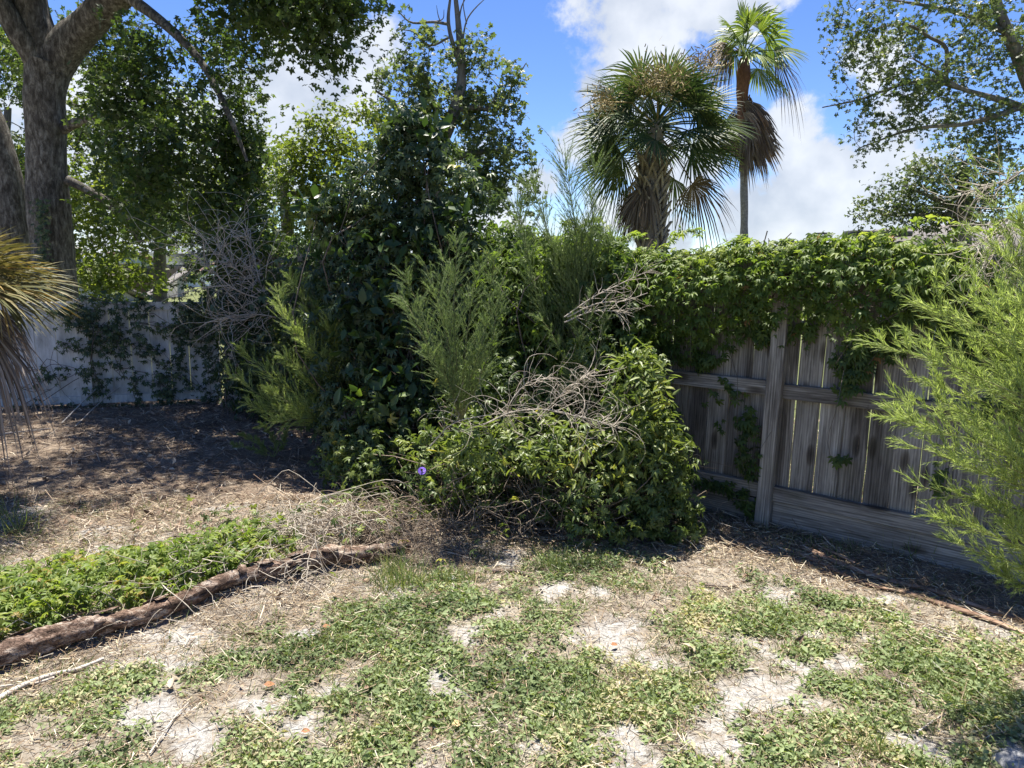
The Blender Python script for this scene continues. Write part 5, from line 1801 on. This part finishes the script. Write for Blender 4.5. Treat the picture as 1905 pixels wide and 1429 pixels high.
def grass():
    x, y = region_points(66000, -3.4, 3.8, 1.65, 4.7)
    g = greenmask(x, y) * .8 + .12
    tuft = fbm2(x, y, 2.3, 3, 90)
    kp = vis(x, y) & (rng.random(len(x)) < g * np.clip((tuft - .38) * 6, .10, 1)) & (sandmask(x, y) < .5)
    x, y = x[kp], y[kp]; n = len(x)
    _, sl_ = seg_dist(x, y, LOG_A, LOG_B)
    per = 4
    idx = np.repeat(np.arange(n), per)
    m = len(idx)
    px = x[idx] + rng.normal(size=m) * .008; py = y[idx] + rng.normal(size=m) * .008
    p = np.stack([px, py, gh(px, py) - .002], -1)
    dr = norm(UP * rng.uniform(.35, 1.2, m)[:, None] + rng.normal(size=(m, 3)) * np.array((.8, .8, .1)))
    L = rng.uniform(.025, .085, m)
    S = np.stack([L * .0 + .045, L, L], -1)
    L1 = leaves(T_BLADE, p, rows(m) + np.array((0, -.4, .3)), dr, S, np.clip(rng.random(m) * .7 + (tuft[kp][idx] - .5) * .8 + .1, 0, 1))
    # thicker tufts: (px,py,n,height,spread)
    Ls = [L1]
    for (cx, cy, k, h, sp) in [(755, 1090, 300, .17, .16), (850, 1080, 260, .09, .12), (480, 970, 120, .10, .12), (25, 1000, 40, .30, .1), (40, 985, 30, .28, .06), (1190, 1095, 200, .07, .2), (735, 1060, 120, .16, .06), (1700, 1040, 90, .22, .12), (1560, 1025, 120, .1, .25), (1100, 1300, 160, .07, .2), (1620, 1405, 60, .10, .05), (1030, 1060, 140, .16, .12)]:
        c = gnd(cx, cy)
        q = c + rng.normal(size=(k, 3)) * np.array((sp * .6, sp * .4, 0))
        q[:, 2] = gh(q[:, 0], q[:, 1])
        d_ = norm(UP + rng.normal(size=(k, 3)) * np.array((.45, .45, 0)))
        hh = h * rng.uniform(.5, 1.15, k)
        Ls.append(leaves(T_BLADE, q, rows(k) + np.array((0, -.5, 0)), d_, np.stack([np.full(k, .055), hh, hh * 1.5], -1), rng.random(k)))
    o = leafobj('grass', Ls, M['grass'])
    tag(o, 'thin green grass blades and tufts growing among the weeds', 'grass', None, 'stuff')


grass()


def straws(name, label, cat, n, box, mat, lo, hi, wid, dens, zmax=.02, flatk=.12, rnf=None, ang=None):
    x, y = region_points(n, *box)
    kp = vis(x, y, .4) & (rng.random(n) < dens(x, y))
    x, y = x[kp], y[kp]; n = len(x)
    L = rng.uniform(lo, hi, n) * rng.uniform(.5, 1, n)
    a = rng.random(n) * 2 * np.pi if ang is None else ang + rng.normal(size=n) * .8 + np.pi * rng.integers(0, 2, n)
    dr = np.stack([np.cos(a), np.sin(a), rng.normal(size=n) * flatk], -1)
    p = np.stack([x, y, gh(x, y) + .003 + rng.random(n) ** 2 * zmax], -1)
    S = np.stack([np.full(n, wid / .022) * rng.uniform(.6, 1.4, n), L, np.full(n, .3)], -1)
    o = leafobj(name, [leaves(T_STRAW, p, norm(UP + rng.normal(size=(n, 3)) * .35), dr, S, None if rnf is None else rnf(x, y, n))], mat)
    tag(o, label, cat, None, 'stuff')


def d_thatch(x, y):
    g = greenmask(x, y)
    sd = sandmask(x, y)
    return np.clip(.68 + 1.2 * (fbm2(x, y, 3, 3, 40) - .4) + .25 * (1 - g), 0, 1) * (1 - .8 * sd)


straws('dead_thatch', 'pale dead grass and straw lying on the sandy ground in the foreground', 'straw', 105000, (-3.6, 4.0, 1.6, 4.9), M['straw'], .02, .085, .0018, d_thatch, .035)


def d_litter(x, y):
    return np.clip(.75 + .8 * (fbm2(x, y, 2, 3, 44) - .5), 0, 1) * np.where(y > 3.9, 1, .0)


straws('leaf_litter', 'brown pine straw and leaf litter over the shaded ground at left', 'litter', 60000, (-6.2, 3.2, 3.9, 9.2), M['needle'], .05, .17, .003, d_litter, .03)


def straw_bands():
    # thicker dry mulch by the log and along the right fence
    def d1(x, y):
        t_, s_ = seg_dist(x, y, LOG_A, LOG_B)
        a = np.exp(-((s_ + .16) / .16) ** 2) * (t_ > -.1) * (t_ < 1.1)
        _, f_ = seg_dist(x, y, FA, FB)
        b_ = np.exp(-((f_ + .55) / .32) ** 2)
        c_ = np.exp(-((y - 4.25) / .25) ** 2) * (x > -1)
        return np.clip(a + b_ + c_ * .8, 0, 1) * np.clip(fbm2(x, y, 3, 3, 47) * 1.6 - .1, 0, 1)
    straws('dry_mulch', 'tan dry grass clippings beside the log and along the foot of the fence', 'straw', 42000, (-3.4, 4.2, 2.0, 5.0), M['straw'], .03, .13, .0023, d1, .035, .2)


straw_bands()


def curled_leaves():
    # small dead leaves in the litter
    n = 3800
    x, y = region_points(n, -5.5, 3.6, 2.2, 8.6)
    dn = np.where(y > 4.0, .8, .10)
    kp = vis(x, y) & (rng.random(n) < dn)
    x, y = x[kp], y[kp]; n = len(x)
    p = np.stack([x, y, gh(x, y) + .008 + rng.random(n) * .015], -1)
    o = leafobj('dead_leaves', [leaves(T_OVAL, p, norm(UP + rng.normal(size=(n, 3)) * .5), rows(n), np.stack([rng.uniform(.03, .07, n)] * 2 + [rng.uniform(.08, .2, n)], -1), rng.random(n))], M['needle'])
    tag(o, 'scattered small brown dead leaves on the litter', 'dead leaves', None, 'stuff')


curled_leaves()

M['orangeleaf'] = plain_mat('orange_dead_leaf', [(.3, (.20, .085, .04)), (.7, (.34, .17, .08))], .7, 60)
M['tanleaf'] = plain_mat('tan_dead_leaf', [(.3, (.42, .30, .14)), (.7, (.6, .46, .24))], .7, 60)
for (px, py, s, mt, lb) in [(490, 1275, .06, 'orangeleaf', 'orange-brown dead leaf above the long sand patch at lower left'),
                            (600, 1175, .05, 'orangeleaf', 'reddish dead leaf on bare soil just right of the log'),
                            (560, 1370, .045, 'orangeleaf', 'orange dead leaf in the weeds at the bottom left of centre'),
                            (840, 1362, .06, 'tanleaf', 'tan curled dead leaf in the weeds at the bottom centre'),
                            (1136, 1210, .05, 'orangeleaf', 'small brown dead leaf on the big white sand patch')]:
    g = gnd(px, py)
    s *= .75
    z = float(gh(np.array([g[0]]), np.array([g[1]]))[0]) + .025
    L = leaves(T_OVAL, np.zeros((1, 3)), np.array([[.2, -.3, 1.]]), np.array([[1., .4, .1]]), np.array([[s * 1.3, s, s]]))
    o = mesh_obj('fallen_leaf', L[0], L[1], M[mt])
    o.location = (g[0], g[1], z)
    tag(o, lb, 'leaf')


def passion_flower():
    c = at(785, 876, 4.35)
    root = thing('passion_flower', c, 'single fringed purple flower on the dark lower left of the mound', 'flower')
    m1 = plain_mat('purple_petal', [(.3, (.14, .07, .45)), (.7, (.30, .18, .72))], .6, 40)
    m2 = plain_mat('flower_centre', [(.3, (.35, .38, .12)), (.7, (.55, .55, .2))], .6, 40)
    f = norm(np.array((0, -.8, .6)))
    X = np.array((1., 0, 0)); Yv = np.cross(f, X)
    n = 60
    a = np.arange(n) / n * 2 * np.pi
    d = X * np.cos(a)[:, None] + Yv * np.sin(a)[:, None] - UP * .1
    L = leaves(T_STRAW, np.repeat(c[None], n, 0), np.repeat(f[None], n, 0), d, np.stack([np.full(n, .12), np.full(n, .026), np.full(n, .1)], -1))
    mesh_obj('fringe', L[0], L[1], m1, root)
    n = 10
    a = np.arange(n) / n * 2 * np.pi
    d = X * np.cos(a)[:, None] + Yv * np.sin(a)[:, None]
    L = leaves(T_OVAL, np.repeat(c[None] - f * .004, n, 0), np.repeat(f[None], n, 0), d, np.stack([np.full(n, .02), np.full(n, .022), np.full(n, .03)], -1))
    mesh_obj('petals', L[0], L[1], m1, root)
    V, F = tubes(np.array([[c, c + f * .01, c + f * .02]]), np.array([[.006, .005, .008]]), 8)
    mesh_obj('centre', V, F, m2, root)


passion_flower()


# ---------------------------------------------------------------- houses
def box_vf(x0, x1, y0, y1, z0, z1):
    V = np.array([(x, y, z) for z in (z0, z1) for y in (y0, y1) for x in (x0, x1)])
    F = np.array([(0, 2, 3, 1), (4, 5, 7, 6), (0, 1, 5, 4), (1, 3, 7, 5), (3, 2, 6, 7), (2, 0, 4, 6)])
    return V, F


def shingle_mat(name, c0, c1):
    m, nt, b, out = new_mat(name)
    v = objvec(nt)
    br = nt.nodes.new('ShaderNodeTexBrick')
    br.inputs['Scale'].default_value = 3.2
    br.inputs['Color1'].default_value = (*c0, 1)
    br.inputs['Color2'].default_value = (*c1, 1)
    br.inputs['Mortar'].default_value = (c0[0] * .5, c0[1] * .5, c0[2] * .5, 1)
    br.inputs['Mortar Size'].default_value = .012
    nt.links.new(v, br.inputs['Vector'])
    n = noise(nt, v, 6, 5, .6)
    c = mixc(nt, .7, br.outputs[0], ramp(nt, n, [(.3, (.75, .75, .75)), (.7, (1.15, 1.15, 1.15))]), 'MULTIPLY')
    nt.links.new(c, b.inputs['Base Color'])
    b.inputs['Roughness'].default_value = .95
    return m


M['shingle'] = shingle_mat('brown_shingles', (.17, .155, .145), (.23, .21, .195))
M['shinglered'] = shingle_mat('red_brown_shingles', (.25, .15, .12), (.32, .20, .16))
M['stucco'] = plain_mat('house_stucco', [(.3, (.42, .40, .36)), (.7, (.52, .5, .46))], .9, 8)
M['bluewall'] = plain_mat('blue_grey_siding', [(.3, (.38, .45, .48)), (.7, (.5, .56, .58))], .9, 8)
M['darkmetal'] = plain_mat('dark_metal', [(.3, (.03, .03, .03)), (.7, (.07, .07, .07))], .5, 10)
M['glass'] = plain_mat('window_glass', [(.3, (.03, .04, .05)), (.7, (.06, .07, .08))], .1, 3, bumps=0)


def house(name, label, eave_l, ridge_l, ridge_r, Y, depth, wall_h, roofm, wallm, windows=True):
    """gable house: ridge from ridge_l to ridge_r (points), front eave below and nearer"""
    base = np.array((ridge_l[0], Y, 0))
    root = thing(name, base, label, 'house')
    x0, x1 = ridge_l[0], ridge_r[0]
    zr0, zr1 = ridge_l[2], ridge_r[2]
    e = wall_h
    yf, yb = Y - depth / 2, Y + depth / 2
    V = []
    th = .12
    for dz in (0, -th):
        V += [(x0 - .3, yf - .4, e - .15 + dz), (x1 + .3, yf - .4, e - .15 + dz), (x1 + .3, Y, zr1 + dz), (x0 - .3, Y, zr0 + dz), (x0 - .3, yb + .4, e - .15 + dz), (x1 + .3, yb + .4, e - .15 + dz)]
    F = [(0, 1, 2, 3), (3, 2, 5, 4), (9, 8, 7, 6), (10, 11, 8, 9), (0, 6, 7, 1), (4, 5, 11, 10), (0, 3, 9, 6), (3, 4, 10, 9), (1, 7, 8, 2), (2, 8, 11, 5)]
    mesh_obj('roof', np.array(V, float), np.array(F), roofm, root)
    Vw = np.array([(x0, yf, 0), (x1, yf, 0), (x1, yb, 0), (x0, yb, 0), (x0, yf, e - .1), (x1, yf, e - .1), (x1, yb, e - .1), (x0, yb, e - .1), (x0, Y, zr0 - .25), (x1, Y, zr1 - .25)], float)
    Fq = np.array([(0, 1, 5, 4), (2, 3, 7, 6), (1, 2, 6, 5), (3, 0, 4, 7)]); Ft = np.array([(4, 8, 7), (5, 6, 9)])
    mesh_obj('wall', Vw, [Fq, Ft], wallm, root)
    if windows:
        for f in (.25, .6, .85):
            xc = x0 + (x1 - x0) * f
            V_, F_ = box_vf(xc - .55, xc + .55, yf - .04, yf - .005, 1.0, 2.1)
            w = mesh_obj('window', V_, F_, M['stucco'], root)
            V_, F_ = box_vf(xc - .48, xc + .48, yf - .055, yf - .042, 1.07, 2.03)
            mesh_obj('pane', V_, F_, M['glass'], w)
    return root


Yh = 20
rl, rr_ = at(1645, 428, Yh), at(1960, 400, Yh)
h = house('neighbour_house', 'low house with a brown shingle roof just above the fence creeper at right', None, rl, at(2300, 375, Yh), Yh, 9, at(1545, 462, Yh)[2] - .1, M['shingle'], M['stucco'])
# left hip slope of the same roof
e0 = at(1535, 450, Yh)
V = np.array([(rl[0] - .3, Yh, rl[2] + .002), (rl[0] - .3, Yh - 4.9, e0[2] - .35), (e0[0], Yh - 1.5, e0[2] - .30), (e0[0], Yh + 3, e0[2] - .3), (rl[0] - .3, Yh + 4.9, e0[2] - .35)])
V = np.concatenate([V, V - np.array((0, 0, .12))])
F3 = [(0, 1, 2), (0, 2, 3), (0, 3, 4), (5, 7, 6), (5, 8, 7), (5, 9, 8)]
F4 = [(1, 6, 7, 2), (2, 7, 8, 3), (3, 8, 9, 4)]
mesh_obj('roof_hip', V, [np.array(F3), np.array(F4)], M['shingle'], h)
s0 = at(1628, 438, Yh - 2)
V_, F_ = box_vf(s0[0] - .75, s0[0] + .65, s0[1] - .5, s0[1] + .1, s0[2] - .03, s0[2] + .09)
mesh_obj('skylight', V_, F_, M['darkmetal'], h)
v0 = at(1531, 440, Yh)
V_, F_ = tubes(np.array([[v0 - UP * .4, v0 + UP * .02]]), np.array([[.09, .09]]), 12)
vp = mesh_obj('roof_vent', V_, F_, M['darkmetal'], h)
V_, F_ = tubes(np.array([[v0 + UP * .06, v0 + UP * .10, v0 + UP * .101]]), np.array([[.17, .17, .001]]), 12)
mesh_obj('cap', V_, F_, M['darkmetal'], vp)

Yh = 30
house('neighbour_house', 'brown roof glimpsed just above the white fence at left', None, at(130, 546, Yh), at(262, 550, Yh), Yh, 8, 1.3 + .2, M['shingle'], M['stucco'])
Yh = 45
rl = at(300, 520, Yh); r2 = at(322, 520, Yh)
house('neighbour_house', 'small pale blue-grey gable far behind the slim pale trunk', None, rl, at(345, 520, Yh), Yh, 10, 2.2, M['shinglered'], M['bluewall'], False)

# hedge line far behind so the horizon is never bare
hb = [(np.array((x, 36 + 4 * math.sin(x * .7), 1.0)), np.array((2.6, 1.5, 1.1 + .5 * math.sin(x * 1.3))), 260) for x in np.arange(-34, 40, 2.6)]
o = leafobj('far_hedge', vol_leaves(hb, 1.0, .34, T_TRI, 91, lump=.2), M['mid'])
tag(o, 'dark green line of far bushes behind the yards', 'hedge', None, 'stuff')

# climbing green on the shade tree's trunk
root = thing('trunk_creeper', at(85, 470, 9.1), 'small green creeper climbing the forked shade tree trunk', 'vine')
k = 260
f = rng.random(k) ** .8
p = np.array([at(78 + rng.normal() * 8, 540 - 170 * q, 9.08) for q in f])
p[:, 1] = 9.08 + rng.normal(size=k) * .02
tag(leafobj('foliage', [leaves(T_CREEP, p, norm(np.array((0, -1, .3)) + rng.normal(size=(k, 3)) * .3), norm(-UP + rng.normal(size=(k, 3)) * .4), .07 * rng.uniform(.5, 1.1, k))], M['creepdark'], root), kind='stuff')


# things of a kind share a group
GROUPS = {'dog_fennel': 'feathery dog fennel plants', 'fallen_leaf': 'dead leaves lying on the yard', 'dry_stalk': 'pale dry stalks lying at right', 'bark_strip': 'bark strips along the right fence',
          'fallen_cane': 'pale canes on the litter at left', 'neighbour_house': 'houses beyond the fences', 'creeper_vine': 'creepers on the fences', 'vine_thicket': 'leafy vine masses along the fences',
          'stone': 'stones and clods on the ground', 'broken_branch': 'broken twigs on the ground', 'pale_stick': 'pale sticks below the log', 'lit_tree': 'sunlit trees behind the shade tree'}
for o_ in bpy.data.objects:
    if o_.parent is None and o_.get('label') and o_.name.split('.')[0] in GROUPS:
        o_['group'] = GROUPS[o_.name.split('.')[0]]
